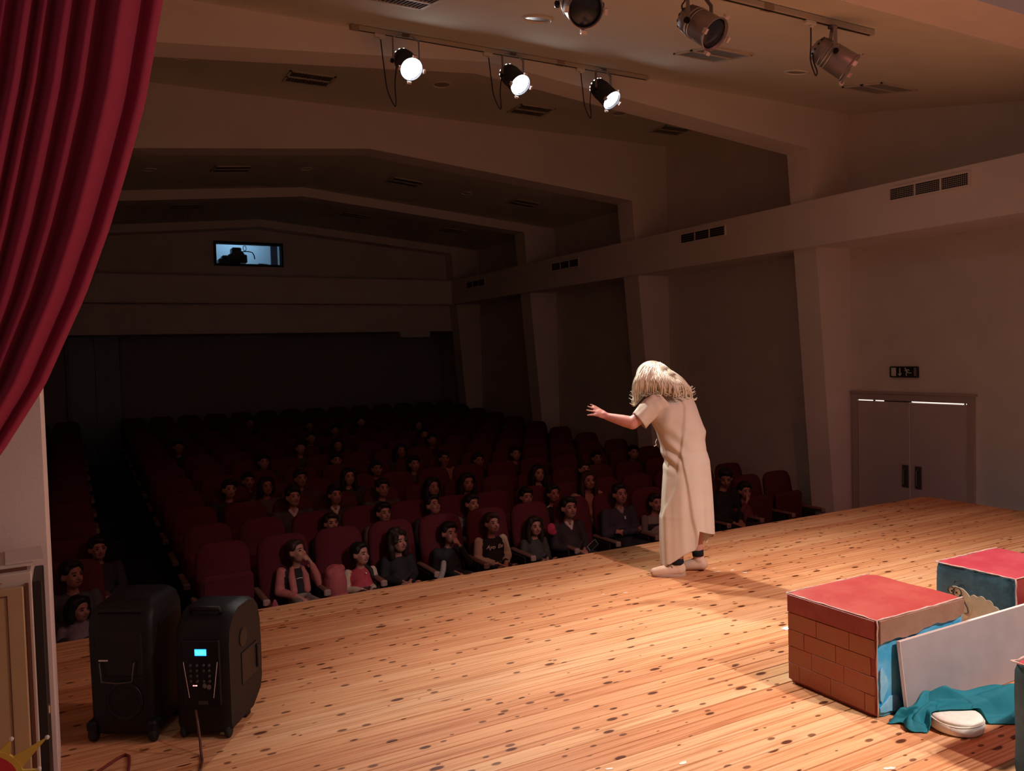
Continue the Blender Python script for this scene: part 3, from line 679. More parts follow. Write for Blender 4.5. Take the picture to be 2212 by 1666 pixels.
# ================================================================== PROP CUBES
def worn(name, base, edge, scale=9.0, amt=.5):
    m = bpy.data.materials.new(name); m.use_nodes = True; nt = m.node_tree; b = nt.nodes['Principled BSDF']; b.inputs['Roughness'].default_value = .5
    tc = N(nt, 'ShaderNodeTexCoord'); n = N(nt, 'ShaderNodeTexNoise'); n.inputs['Scale'].default_value = scale; n.inputs['Detail'].default_value = 8; n.inputs['Roughness'].default_value = .62
    nt.links.new(tc.outputs['Object'], n.inputs['Vector'])
    r = N(nt, 'ShaderNodeValToRGB'); e = r.color_ramp.elements; e[0].position = .40; e[1].position = .72
    e[0].color = (*base, 1); e[1].color = (*[base[i]*(1-amt)+edge[i]*amt for i in range(3)], 1)
    nt.links.new(n.outputs['Fac'], r.inputs['Fac']); nt.links.new(r.outputs['Color'], b.inputs['Base Color'])
    n2 = N(nt, 'ShaderNodeTexNoise'); n2.inputs['Scale'].default_value = 30; n2.inputs['Detail'].default_value = 6; nt.links.new(tc.outputs['Object'], n2.inputs['Vector'])
    bp = N(nt, 'ShaderNodeBump'); bp.inputs['Strength'].default_value = .35; bp.inputs['Distance'].default_value = .006
    nt.links.new(n2.outputs['Fac'], bp.inputs['Height']); nt.links.new(bp.outputs[0], b.inputs['Normal']); return m
red_top = worn('red_paint_top', (.36, .042, .036), (.46, .11, .075), 6, .55)
red_top2 = worn('crimson_paint_top', (.36, .028, .045), (.46, .09, .10), 6, .5)
dark_red = worn('dark_red_paint', (.23, .022, .020), (.32, .06, .05), 9, .6)
brick_p = worn('painted_brick', (.27, .085, .035), (.33, .05, .035), 7, .6)
blue_p = worn('sky_blue_paint', (.035, .36, .62), (.30, .62, .78), 4.5, .75)
brown_p = worn('brown_paint', (.26, .135, .085), (.34, .20, .14), 10, .6)
navy_p = worn('petrol_blue_paint', (.018, .075, .11), (.10, .22, .28), 5, .55)
tape_m = worn('frayed_tape', (.55, .33, .27), (.72, .60, .52), 20, .8)
card_m = mat('raw_card', (.60, .46, .36), .8, .2, 20)
def cushion_box(w, d, h, n=7, r=.03, wob=.004, seed=1, bev=.012):
    """a slightly dented box with softened edges: returns (MB, list of face groups) built as a subdivided superellipsoid-like box"""
    pass
def dent(p, s):
    return .0015*math.sin(p[0]*17+s)+.0012*math.sin(p[1]*23+s*2)+.0012*math.sin(p[2]*19+s*3)
def prop_cube(name, label, x0, x1, y0, y1, h, mats, seed, rz=0.0):
    cx, cy = (x0+x1)/2, (y0+y1)/2
    t = thing(name, label, 'stage prop', (cx, cy, 0), rz)
    W, D = (x1-x0)/2, (y1-y0)/2
    n = 14; b = MB()
    def face(f, mi):
        vs = []; fs = []
        for i in range(n+1):
            for j in range(n+1):
                u, v = -1+2*i/n, -1+2*j/n
                p = Vector(f(u, v))
                # soften edges
                q = Vector((p.x/W, p.y/D, (p.z-h/2)/(h/2)))
                c = [abs(q.x), abs(q.y), abs(q.z)]; c.sort()
                k = max(0, c[1]-.93)/.07
                sh = 1-.022*k*k-.02*(max(0, c[0]-.93)/.07)**2
                p = Vector((p.x*sh, p.y*sh, (p.z-h/2)*sh+h/2))
                dd = dent(p, seed); nrm = Vector((q.x if abs(q.x) > .999 else 0, q.y if abs(q.y) > .999 else 0, (q.z if abs(q.z) > .999 else 0)))
                if p.z > .02: p += nrm*dd
                vs.append(p)
        for i in range(n):
            for j in range(n): a = i*(n+1)+j; fs.append((a, a+1, a+n+2, a+n+1))
        b.cur = mi; b.add(vs, fs)
    face(lambda u, v: (u*W, v*D, h), 0); face(lambda u, v: (-W, u*D, h/2+v*h/2), 1); face(lambda u, v: (u*W, -D, h/2+v*h/2), 2)
    face(lambda u, v: (W, u*D, h/2+v*h/2), 3); face(lambda u, v: (u*W, D, h/2+v*h/2), 3); face(lambda u, v: (u*W, v*D, .0), 3)
    me = bpy.data.meshes.new('box_body'); me.from_pydata(b.v, [], b.f)
    for m_ in mats: me.materials.append(m_)
    me.polygons.foreach_set('material_index', b.mi); me.polygons.foreach_set('use_smooth', [True]*len(b.f))
    bm = bmesh.new(); bm.from_mesh(me); bmesh.ops.remove_doubles(bm, verts=bm.verts, dist=1e-4); bmesh.ops.recalc_face_normals(bm, faces=bm.faces); bm.to_mesh(me); bm.free()
    try: me.set_sharp_from_angle(angle=math.radians(40))
    except Exception: pass
    link('box_body', me, t)
    # frayed tape along the edges
    rr = random.Random(seed)
    def edge(p0, p1, wd=.0042):
        pts = [Vector(p0).lerp(Vector(p1), k/14)+Vector((rr.uniform(-.002, .002), rr.uniform(-.002, .002), rr.uniform(-.002, .001))) for k in range(15)]
        obj('edge_tape', MB().tube(pts, [wd*rr.uniform(.5, 1.1) for _ in pts], 5), tape_m, t, smooth=True)
    e = .992
    for a in (((-W, -D, h), (W, -D, h)), ((-W, -D, h), (-W, D, h)), ((-W, D, h), (W, D, h)), ((-W, -D, 0.01), (-W, -D, h))):
        edge(*[tuple(c*e if i < 2 else c*.992 for i, c in enumerate(p)) for p in a])
    return t, W, D
c1, W1, D1 = prop_cube('brick_cube', 'large box painted as brown brickwork with red top and bright blue end', 3.07, 3.69, 2.345, 2.86, .445, [red_top, dark_red, blue_p, blue_p], 2)
# painted bricks as slightly proud panels on the face towards the camera's left (local -x)
rows = [(.02, .115, [-.29, -.10, .10, .29][:]), (.115, .205, None), (.205, .295, None), (.295, .365, None)]
offs = [0.02, -.09, .05, -.06]; bw_ = .185
rb = random.Random(4)
z = .018
for k, hgt in enumerate((.083, .083, .083, .083)):
    y0 = -D1+.012; yy = -D1-offs[k]*1.0-.1
    while yy < D1:
        a, b2 = max(yy+.0013, -D1+.014), min(yy+bw_-.0013, D1-.014)
        if b2-a > .02:
            br = MB().box(-W1-.0035+rb.uniform(-.0004, .0004), -W1+.004, a, b2, z+.0013, z+hgt-.0013, .0006)
            obj('painted_brick', br, brick_p, c1)
        yy += bw_
    z += hgt
obj('red_border', MB().box(-W1-.0042, -W1+.003, -D1+.01, D1-.01, z+.002, .437, .002), dark_red, c1)
# brown flap with a ragged lower edge over the blue end (local -y)
fl = MB(); nseg = 24; vs = []; fs = []
for i in range(nseg+1):
    x = -W1+.01+(2*W1-.02)*i/nseg; lo = .335+.030*i/nseg+.007*math.sin(i*.55)+.003*math.sin(i*1.7)
    for yy, zz in ((-D1-.009, .438), (-D1-.010, lo), (-D1+.002, lo), (-D1+.002, .438)): vs.append((x, yy, zz))
for i in range(nseg):
    for j in range(4): fs.append((i*4+j, i*4+(j+1)%4, (i+1)*4+(j+1)%4, (i+1)*4+j))
fs += [(3, 2, 1, 0), tuple(nseg*4+k for k in range(4))]; fl.add(vs, fs); obj('brown_flap', fl, brown_p, c1)
for (px, pz, rx, rz_) in ((-.10, .28, .06, .045), (.17, .27, .04, .03), (-.275, .15, .025, .07), (-.22, .05, .07, .035)):
    pt = MB(); pts = []
    for k in range(14):
        a = 2*PI*k/14; q = 1+.25*math.sin(3*a+px*40); pts.append((px+rx*q*math.cos(a), max(.012, pz+rz_*q*math.sin(a))))
    pts = [(max(-W1+.012, min(W1-.012, p[0])), p[1]) for p in pts]
    pt.prism(pts, 'y', -D1-.0035, -D1+.001); obj('paper_patch', pt, worn('pale_blue_patch', (.18, .50, .70), (.45, .70, .82), 14, .6), c1)
c2, W2, D2 = prop_cube('sheep_cube', 'dark petrol blue box with a drawn sheep and crimson top', 4.20, 4.78, 2.39, 2.83, .44, [red_top2, navy_p, dark_red, navy_p], 5)
# the sheep: cut-out fleece and inked lines on local -x  (coordinates: y to the viewer's left is +, z up)
def sheep(par_, W, D):
    wool = mat('sheep_cream', (.52, .42, .28), .8, .12, 18)
    def scallop(cy, cz, ry, rz, n, amp, m=140):
        return [(cy+ry*(1+amp*abs(math.sin(n*a/2)))*math.cos(a), max(.03, cz+rz*(1+amp*abs(math.sin(n*a/2)))*math.sin(a))) for a in np.linspace(0, 2*PI, m)[:-1]]
    o = MB(); o.prism(scallop(-.030, .170, .125, .125, 17, .09), 'x', -W-.0055, -W+.001)
    f = obj('sheep_fleece', o, wool, par_)
    o = MB(); o.prism(scallop(.075, .235, .062, .085, 3, .05), 'x', -W-.0062, -W+.001); obj('sheep_head', o, wool, f)
    o = MB(); o.prism(scallop(.105, .295, .036, .030, 2, .03), 'x', -W-.0066, -W+.001); obj('sheep_eyes', o, wool, f)
    ink = mat('black_ink', (.02, .015, .013), .7)
    X = -W-.0075
    def line(pp, r=.0022): obj('ink_line', MB().tube([(X, p[0], p[1]+.025) for p in pp], r, 5), ink, f)
    def circ(c, r, n=20): line([(c[0]+r*math.cos(a), c[1]+r*1.1*math.sin(a)) for a in np.linspace(0, 2*PI, n)])
    circ((.125, .275), .018); circ((.092, .270), .024)
    for c in ((.122, .272), (.095, .268)): obj('pupil', MB().ell((X, c[0], c[1]+.025), (.002, .005, .006), 8, 6), ink, f)
    line([(.075, .325), (.085, .338), (.100, .335), (.108, .318)])
    line([(.075, .262), (.083, .23), (.088, .20), (.078, .185), (.083, .172), (.092, .178), (.09, .19)])
    line([(.088, .20), (.10, .165), (.12, .145), (.135, .14)])
    line([(.068, .262), (.05, .225), (.035, .20), (.03, .175), (.045, .165), (.065, .175), (.082, .2)])
sheep(c2, W2, D2)
c3, W3, D3 = prop_cube('blue_cube', 'dark blue box with red top cut off by the right edge', 3.10, 3.62, 1.27, 1.785, .44, [red_top2, navy_p, dark_red, navy_p], 9)
# leaning panel
t = thing('plywood_panel', 'pale greyish board leaning against the brick painted box', 'panel', (3.182, 2.290, 0))
t.rotation_euler = (math.radians(-7), 0, math.radians(.0))
obj('sheet', MB().box(0, 1.20, -.016, 0, .0, .335, .002), mat('grey_melamine', (.33, .285, .28), .55, .07, 8), t)
obj('edge_band', MB().box(-.0008, 1.2008, -.0165, .0005, .335, .3375), mat('edge_band_pale', (.78, .66, .58), .5), t)
obj('edge_band', MB().box(-.0025, 0, -.0165, .0005, .0, .3375), mat('edge_band_pale', (.78, .66, .58), .5), t)
# cream drum
t = thing('round_pad', 'round cream padded disc partly under the teal cloth', 'stage prop', (3.285, 2.125, 0))
b = MB(); rg = []
for z, r in ((.002, .095), (.010, .106), (.03, .110), (.045, .108), (.050, .100), (.053, .104), (.062, .098), (.066, .07), (.066, .001)):
    rg.append([(r*(1+.012*math.sin(5*a+z*90))*math.cos(a), r*(1+.012*math.cos(3*a+z*60))*math.sin(a), z) for a in np.linspace(0, 2*PI, 41)[:-1]])
b.rings(rg); obj('padding', b, mat('cream_fabric', (.94, .90, .76), .7, .05, 30, bump=.2, bscale=60), t, smooth=True)
obj('seam', MB().tube([(.1065*math.cos(a), .1065*math.sin(a), .048+.003*math.sin(3*a)) for a in np.linspace(0, 2*PI, 41)], .0028, 5), mat('cream_fabric', (.82, .74, .52), .7), t, smooth=True)
# teal cloth
def cloth():
    m = mat('teal_cloth', (.006, .185, .235), .75, .08, 20, bump=.08, bscale=500)
    P = [Vector((3.095, 2.23)), Vector((3.18, 2.235)), Vector((3.32, 2.225)), Vector((3.50, 2.14)), Vector((3.75, 2.00)), Vector((4.0, 1.92)), Vector((4.2, 1.86))]
    nu, nv = 150, 60; vs = []; fs = []
    tri = lambda t: abs(((t/PI) % 2)-1)                      # sharp pleat, 0..1
    for i in range(nu+1):
        u = i/nu; s = u*(len(P)-1); k = min(int(s), len(P)-2); f = s-k; c = P[k].lerp(P[k+1], f)
        tg = (P[min(k+1, len(P)-1)]-P[max(k-1, 0)] if f < .5 else P[min(k+2, len(P)-1)]-P[k]).normalized(); nr = Vector((-tg.y, tg.x))
        wd = .058+.055*min(1, u*1.6)+.012*math.sin(u*17)
        for j in range(nv+1):
            v = -1+2*j/nv
            xy = c+nr*(v*wd+.012*math.sin(u*21+v*2))+tg*.02*math.sin(v*5+u*9)
            pl = .5*tri(v*5.2+u*13+1.0*math.sin(u*19))+.35*tri(v*8.5-u*24+2)+.25*tri(u*33+v*2.2)
            env = max(0, 1-abs(v)**3.0)
            h = env*(.018+.070*pl**1.3+.17*u*(.5+.5*v))
            if u < .12: h *= u/.12*.8+.2
            dc = (xy-Vector((3.285, 2.125))).length
            h = max(h, min(1, max(0, (.150-dc)/.035))*(.070+.008*pl))   # lies over the back of the disc
            vs.append((xy.x, xy.y, max(.004, h)))
    for i in range(nu):
        for j in range(nv): a = i*(nv+1)+j; fs.append((a, a+1, a+nv+2, a+nv+1))
    b = MB(); b.add(vs, fs); o = obj('teal_cloth', b, m, smooth=True)
    sm_ = o.modifiers.new('k', 'SMOOTH'); sm_.iterations = 2; sm_.factor = .4
    s = o.modifiers.new('s', 'SOLIDIFY'); s.thickness = .003; s.offset = 1
    tag(o, 'crumpled teal cloth lying in front of the leaning board', 'cloth')
cloth()
tp = MB(); tp.box(-.045, .045, -.02, .02, 0, .0015); o = obj('floor_tape', tp, mat('tape_white', (.66, .70, .62), .5), loc=(3.665, 3.40, .0006)); o.rotation_euler = (0, 0, .1)
tag(o, 'small strip of pale tape on the boards behind the brick box', 'tape')
# paint flakes and dried drips on the boards
fm = mat('paint_fleck', (.80, .66, .54), .6)
rf = random.Random(8)
FL = [(4.22, 4.63, .05, .012), (4.30, 4.52, .06, .014), (4.33, 4.42, .05, .02), (4.18, 4.55, .09, .008), (2.10, 2.50, .05, .02), (1.82, 2.62, .04, .016), (2.3, 2.2, .05, .015), (3.15, 4.55, .03, .012), (3.30, 4.50, .04, .010), (2.75, 2.05, .05, .02)]
for (x, y, a, b2) in FL:
    pts = []
    for k in range(11):
        an = 2*PI*k/11; q = rf.uniform(.6, 1.15); pts.append((a*.5*q*math.cos(an), b2*.5*q*math.sin(an)))
    f = MB(); f.prism(pts, 'z', 0, .0012); o = obj('paint_fleck', f, fm, stage, loc=(x, y, .0008)); o.rotation_euler = (0, 0, rf.uniform(-.4, .2))
# ================================================================== CABINET AND SUN AT THE LEFT EDGE
t = thing('prop_cabinet', 'tan cupboard with brown grooves at the left edge of the frame', 'cabinet', (-.62, 3.12, 0))
tan = mat('tan_panel', (.52, .34, .18), .6, .06, 6); pale = mat('pale_trim', (.66, .54, .44), .55); brn = mat('brown_groove', (.16, .06, .035), .6); drk = mat('dark_side', (.025, .018, .018), .5)
obj('carcass', MB().box(-.40, .496, -.04, .20, 0, .985, .004), pale, t)
dr_ = obj('door', MB().box(-.38, .472, -.062, -.040, .03, .945, .004), tan, t)
obj('groove', MB().box(.424, .427, -.0645, -.060, .10, .92), brn, dr_); obj('groove', MB().box(-.30, .427, -.0645, -.060, .918, .921), brn, dr_)
obj('edge_strip', MB().box(.476, .486, -.052, -.036, .03, .95), brn, t)
obj('side_panel', MB().box(.4965, .524, -.035, .21, 0, .95, .003), drk, t)
obj('hinge', MB().box(.521, .529, -.03, -.005, .50, .53, .003), metal_m, t)
t = thing('cardboard_sheet', 'pale folded cardboard sheet lying on the tan cupboard', 'cardboard', (-.62, 3.14, .985)); t.rotation_euler = (0, 0, .06)
obj('sheet', MB().box(-.30, .50, -.05, .22, .012, .019), mat('pale_board', (.72, .58, .50), .7), t); obj('flap', MB().box(.42, .53, -.03, .20, .02, .026), mat('pale_board', (.72, .58, .50), .7), t)
obj('underside', MB().box(-.30, .48, -.052, .2, 0, .012), brn, t)
t = thing('carton', 'brown cardboard box on top of the tan cupboard', 'box', (-.60, 2.985, 1.01)); t.rotation_euler = (0, .18, -.25)
cb = mat('kraft_card', (.36, .17, .10), .8, .1, 12)
obj('box_body', MB().box(-.30, .36, -.06, .06, 0, .055, .002), cb, t); obj('flap', MB().box(.30, .40, -.06, .05, .05, .055), cb, t)
t = thing('cardboard_sun', 'cut out cardboard sun with yellow rays and red centre', 'stage prop', (-.235, 2.5, .0)); 
SX, SZ = 0.0, .565
ye = mat('sun_yellow', (.72, .46, .07), .6, .08, 12); re_ = mat('sun_red', (.62, .03, .04), .6)
rays = MB()
for k in range(14):
    a = 2*PI*k/14+math.radians(31.7)-.06; L_ = .178 if k % 2 == 0 else .13
    p = [(SX+.075*math.cos(a-.34), SZ+.075*math.sin(a-.34)), (SX+L_*math.cos(a+.06), SZ+L_*math.sin(a+.06)), (SX+.075*math.cos(a+.30), SZ+.075*math.sin(a+.30))]
    r_ = MB(); r_.prism(p, 'y', -.004, .004); obj('sun_ray', r_, ye, t)
    if k in (0, 1, 2, 13):
        tp_ = MB(); tp_.ell((p[1][0], 0, p[1][1]), (.006, .006, .006), 8, 6); obj('ray_tip', tp_, mat('tip_white', (.8, .75, .7), .5), t)
obj('yellow_disc', MB().lathe([(.095, -.0055), (.095, .0055)], 32, Matrix.Translation((SX, 0, SZ)) @ Matrix.Rotation(PI/2, 4, 'X')), ye, t)
obj('red_disc', MB().lathe([(.082, -.008), (.082, .002)], 32, Matrix.Translation((SX, -.004, SZ)) @ Matrix.Rotation(PI/2, 4, 'X')), re_, t)
obj('stick', MB().box(-.012, .012, .004, .02, 0.002, .5), cb, t); obj('base', MB().box(-.10, .10, -.06, .08, 0, .02, .003), cb, t)
# ================================================================== BODIES
# a body is a union of tapered capsules and ellipsoids fused by a voxel remesh into ONE continuous surface;
# each face takes the material of the nearest primitive
DG = None
def _capsule(p0, r0, p1, r1, n=14, m=5):
    p0, p1 = Vector(p0), Vector(p1); ax = p1-p0; L = ax.length
    if L < 1e-6: ax = Vector((0, 0, 1)); L = 1e-6
    ax.normalize(); a = ax.orthogonal().normalized(); b = ax.cross(a); rings = []
    for k in range(1, m+1): t = PI/2*k/m; rings.append((p0-ax*r0*math.cos(t), r0*math.sin(t)))
    for k in range(m-1, -1, -1): t = PI/2*(k+1)/m; rings.append((p1+ax*r1*math.cos(t), r1*math.sin(t)))
    vs = [p0-ax*r0]
    for c, r in rings:
        for j in range(n): an = 2*PI*j/n; vs.append(c+(a*math.cos(an)+b*math.sin(an))*r)
    vs.append(p1+ax*r1); fs = []
    for j in range(n): fs.append((0, 1+(j+1) % n, 1+j))
    for i in range(len(rings)-1):
        for j in range(n): fs.append((1+i*n+j, 1+i*n+(j+1) % n, 1+(i+1)*n+(j+1) % n, 1+(i+1)*n+j))
    e = len(vs)-1; o = 1+(len(rings)-1)*n
    for j in range(n): fs.append((e, o+j, o+(j+1) % n))
    return vs, fs
class Blob:
    def __init__(s): s.pr = []
    def cap(s, tg, p0, r0, p1, r1): s.pr.append(('c', tg, Vector(p0), r0, Vector(p1), r1)); return s
    def chain(s, tg, pts, rs):
        for a, b, r, q in zip(pts, pts[1:], rs, rs[1:]): s.cap(tg, a, r, b, q)
        return s
    def ell(s, tg, c, r, rot=None): s.pr.append(('e', tg, Vector(c), Vector(r), rot or Matrix.Identity(3))); return s
    def build(s, name, voxel, mats, parent=None, smooth=4, fac=.5):
        """mats: {tag: material}"""
        mb = MB()
        for p in s.pr:
            if p[0] == 'c': mb.add(*_capsule(*p[2:]))
            else: mb.ell(p[2], p[3], 16, 12, p[4])
        me = mb.mesh(name+'_src', [])
        o = bpy.data.objects.new('tmp', me); COL.objects.link(o)
        rm = o.modifiers.new('r', 'REMESH'); rm.mode = 'VOXEL'; rm.voxel_size = voxel
        sm = o.modifiers.new('s', 'SMOOTH'); sm.iterations = smooth; sm.factor = fac
        dg = bpy.context.evaluated_depsgraph_get(); dg.update()
        ev = o.evaluated_get(dg); out = bpy.data.meshes.new_from_object(ev, depsgraph=dg); out.name = name
        bpy.data.objects.remove(o); bpy.data.meshes.remove(me)
        tags = list(mats.keys()); out.materials.clear()
        for tg in tags: out.materials.append(mats[tg])
        n = len(out.polygons); ctr = np.zeros(n*3); out.polygons.foreach_get('center', ctr); ctr = ctr.reshape(-1, 3)
        best = np.full(n, 1e9); idx = np.zeros(n, int)
        for p in s.pr:
            if p[0] == 'c':
                a = np.array(p[2]); b = np.array(p[4]); d = b-a; L2 = max(d@d, 1e-12); t = np.clip((ctr-a)@d/L2, 0, 1)
                ds = np.linalg.norm(ctr-a-t[:, None]*d, axis=1)-(p[3]+(p[5]-p[3])*t)
            else:
                R = np.array(p[4]); q = (ctr-np.array(p[2]))@R; r = np.array(p[3]); ds = (np.linalg.norm(q/r, axis=1)-1)*r.min()
            k = tags.index(p[1]); mk = ds < best-.0005; best[mk] = ds[mk]; idx[mk] = k
        out.polygons.foreach_set('material_index', idx.astype(np.int32)); out.polygons.foreach_set('use_smooth', np.ones(n, bool)); out.update()
        return link(name, out, parent)
def rot_head(yaw, pitch, roll=0):
    """yaw>0 turns the face towards +x (from looking along -y); pitch>0 lifts it"""
    return (Matrix.Rotation(yaw, 3, 'Z') @ Matrix.Rotation(-pitch, 3, 'X') @ Matrix.Rotation(roll, 3, 'Y'))
def hand(B, tg, wrist, d, pn, s=1.0, curl=.35, thumb=1, spread=.12):
    """palm plus four fingers and a thumb; d = direction of the fingers, pn = palm normal (out of the palm)"""
    d = Vector(d).normalized(); pn = Vector(pn); pn = (pn-d*pn.dot(d)).normalized(); sd = d.cross(pn)*thumb; w = Vector(wrist)
    B.ell(tg, w+d*.048*s, (.042*s, .050*s, .017*s), Matrix((sd, d, pn)).transposed())
    B.cap(tg, w, .024*s, w+d*.03*s, .024*s)
    for k, (off, L, sp) in enumerate(((.030, .072, .9), (.011, .082, .3), (-.009, .076, -.3), (-.028, .060, -.9))):
        base = w+d*.085*s+sd*off*s; dd = (d+sd*sp*spread).normalized(); c1 = (dd+pn*curl*.5).normalized(); c2 = (dd+pn*curl*1.4).normalized()
        m1 = base+c1*L*.48*s; tip = m1+c2*L*.52*s
        B.cap(tg, base-d*.02*s, .0098*s, m1, .0090*s); B.cap(tg, m1, .0090*s, tip, .0072*s)
    b0 = w+d*.025*s+sd*.032*s; t1 = b0+(sd*.8+d*.6+pn*.2).normalized()*.036*s; t2 = t1+(sd*.35+d*.9+pn*.3).normalized()*.030*s
    B.cap(tg, b0, .014*s, t1, .0115*s); B.cap(tg, t1, .0115*s, t2, .009*s)
# ================================================================== THE ACTOR
skin_a = mat('actor_skin', (.55, .24, .19), .5, .06, 12)
robe_m = mat('cream_robe', (.60, .50, .40), .85, .04, 6, bump=.10, bscale=420)
wig_m = mat('silver_wig', (.42, .36, .27), .45, .12, 40)
wig2_m = mat('silver_wig_strand', (.66, .59, .46), .38)
slip_m = mat('beige_slipper', (.60, .40, .28), .7, .05, 20, bump=.1, bscale=300)
band_m = mat('black_band', (.005, .005, .006), .9)
A0 = Vector((3.95, 4.68, 0))
actor = thing('person', 'person in a cream robe and long silver wig, bowing with one arm stretched out', 'person', A0, -YAW)
B = Blob()
# legs
B.chain('s', [(.01, -.03, .84), (-.020, -.045, .47), (-.045, -.085, .10)], [.068, .054, .040])
B.chain('s', [(.10, .07, .84), (.115, .06, .47), (.128, .045, .24), (.132, .045, .10)], [.085, .060, .046, .036])
B.chain('s', [(-.04, -.085, .06), (-.12, -.08, .040), (-.22, -.075, .028)], [.036, .034, .024]); B.cap('s', (-.03, -.085, .04), .034, (-.05, -.085, .09), .036)
B.chain('s', [(.15, .048, .05), (.09, .058, .045), (.03, .07, .030)], [.036, .034, .024]); B.cap('s', (.16, .045, .04), .034, (.135, .045, .10), .036)
# trunk
B.ell('s', (.045, .03, .86), (.125, .11, .12)); B.ell('s', (.025, .04, 1.00), (.11, .09, .13)); B.ell('s', (-.01, .06, 1.15), (.13, .10, .13)); B.ell('s', (-.05, .08, 1.24), (.125, .09, .08))
B.cap('s', (-.08, .10, 1.30), .055, (-.14, .14, 1.40), .05)
# head, bowed and turned towards the front rows (looks along -x, a little away)
RH = Matrix.Rotation(math.radians(-90+38), 3, 'Z') @ Matrix.Rotation(math.radians(28), 3, 'X')
hc = Vector((-.175, .15, 1.45))
def H(p): return hc+RH @ Vector(p)
B.ell('s', H((0, .012, .025)), (.078, .097, .10), RH); B.ell('s', H((0, -.025, -.05)), (.058, .066, .062), RH)
B.cap('s', H((0, -.092, .0)), .011, H((0, -.112, -.032)), .015); B.ell('s', H((.08, .01, -.01)), (.014, .024, .032), RH); B.ell('s', H((-.08, .01, -.01)), (.014, .024, .032), RH)
B.ell('s', H((0, -.088, -.058)), (.024, .010, .008), RH); B.ell('s', H((0, -.075, .03)), (.055, .02, .012), RH)
# stretched left arm
sh, elb, wr = Vector((-.165, -.035, 1.265)), Vector((-.345, -.03, 1.125)), Vector((-.520, .035, 1.172))
B.chain('s', [sh, elb], [.050, .048]); B.chain('s', [elb, elb.lerp(wr, .35), wr], [.047, .044, .028])
B.ell('s', (-.140, -.01, 1.25), (.055, .05, .055))
# the spread hand
hd = Vector((-.88, .16, .44)).normalized()
pn = Vector((-.25, .75, -.6)); pn = (pn-hd*pn.dot(hd)).normalized(); sd = hd.cross(pn)
if sd.z < 0: sd = -sd
B.ell('s', wr+hd*.050, (.040, .052, .017), Matrix((sd, hd, pn)).transposed()); B.cap('s', wr, .027, wr+hd*.03, .027)
for base_o, dirv, L in ((.030, (-.80, .30, .55), .078), (.012, (-.86, .22, .46), .086), (-.008, (-.93, .14, .32), .082), (-.028, (-.99, .02, .02), .068)):
    b0 = wr+hd*.078+sd*base_o; dv = Vector(dirv).normalized(); m1 = b0+dv*L*.5; tip = m1+(dv+pn*.12-Vector((0, 0, .05))).normalized()*L*.5
    B.cap('s', b0-hd*.015, .0098, m1, .0088); B.cap('s', m1, .0088, tip, .0068)
b0 = wr+hd*.03-pn*-.01+sd*.02; t1 = b0+Vector((-.35, .80, .25)).normalized()*.04; B.cap('s', b0, .014, t1, .011); B.cap('s', t1, .011, t1+Vector((-.7, .6, .2)).normalized()*.03, .009)
# right arm, bent in front of the body
B.chain('s', [(.06, .15, 1.25), (.12, .17, 1.04), (.04, .30, 1.00)], [.055, .044, .03]); hand(B, 's', (.04, .30, 1.00), (-.3, .9, .1), (0, -.3, -1))
B.build('body', .0062, {'s': skin_a}, actor, 5)
# face details
for s_ in (-1, 1): obj('eye', MB().ell(H((s_*.032, -.084, .004)), (.012, .008, .008), 10, 8, RH), mat('eye_dark', (.02, .015, .012), .2), actor, smooth=True)
obj('mouth', MB().ell(H((0, -.094, -.058)), (.020, .006, .004), 10, 6, RH), mat('lip', (.30, .08, .07), .5), actor, smooth=True)
# slippers and bands
def slipper(pts, rs, zc):
    b = Blob()
    b.chain('l', pts, rs); return b
sl = Blob(); sl.chain('l', [(-.035, -.087, .050), (-.09, -.085, .044), (-.16, -.08, .036), (-.215, -.076, .030)], [.046, .043, .040, .032]); sl.cap('l', (-.03, -.087, .055), .044, (-.042, -.086, .082), .042)
so = sl.build('slipper', .006, {'l': slip_m}, actor, 3)
obj('lace_bow', MB().tube([(-.115, -.10, .085), (-.125, -.12, .095), (-.108, -.125, .088), (-.105, -.105, .084), (-.09, -.122, .07)], .004, 5), mat('lace_brown', (.22, .12, .08), .7), so, smooth=True)
obj('sole', MB().tube([(.008, -.087, .008), (-.06, -.086, .008), (-.16, -.08, .008), (-.235, -.075, .008)], [.030, .040, .038, .022], 12), mat('sole_tan', (.42, .26, .18), .7), so, smooth=True).scale = (1, 1, 1)
sl = Blob(); sl.chain('l', [(.160, .046, .050), (.11, .055, .046), (.05, .066, .036), (.025, .07, .030)], [.046, .044, .038, .030]); sl.cap('l', (.165, .046, .05), .042, (.138, .046, .085), .041)
sl.build('slipper', .006, {'l': slip_m}, actor, 3)
def band(p0, p1, r0, r1): return MB().tube([p0, Vector(p0).lerp(Vector(p1), .5), p1], [r0, (r0+r1)/2+.001, r1], 18)
obj('ankle_band', band((-.046, -.085, .085), (-.045, -.083, .130), .0435, .0425), band_m, actor, smooth=True)
obj('ankle_band', band((.134, .045, .112), (.131, .045, .158), .0415, .0415), band_m, actor, smooth=True)
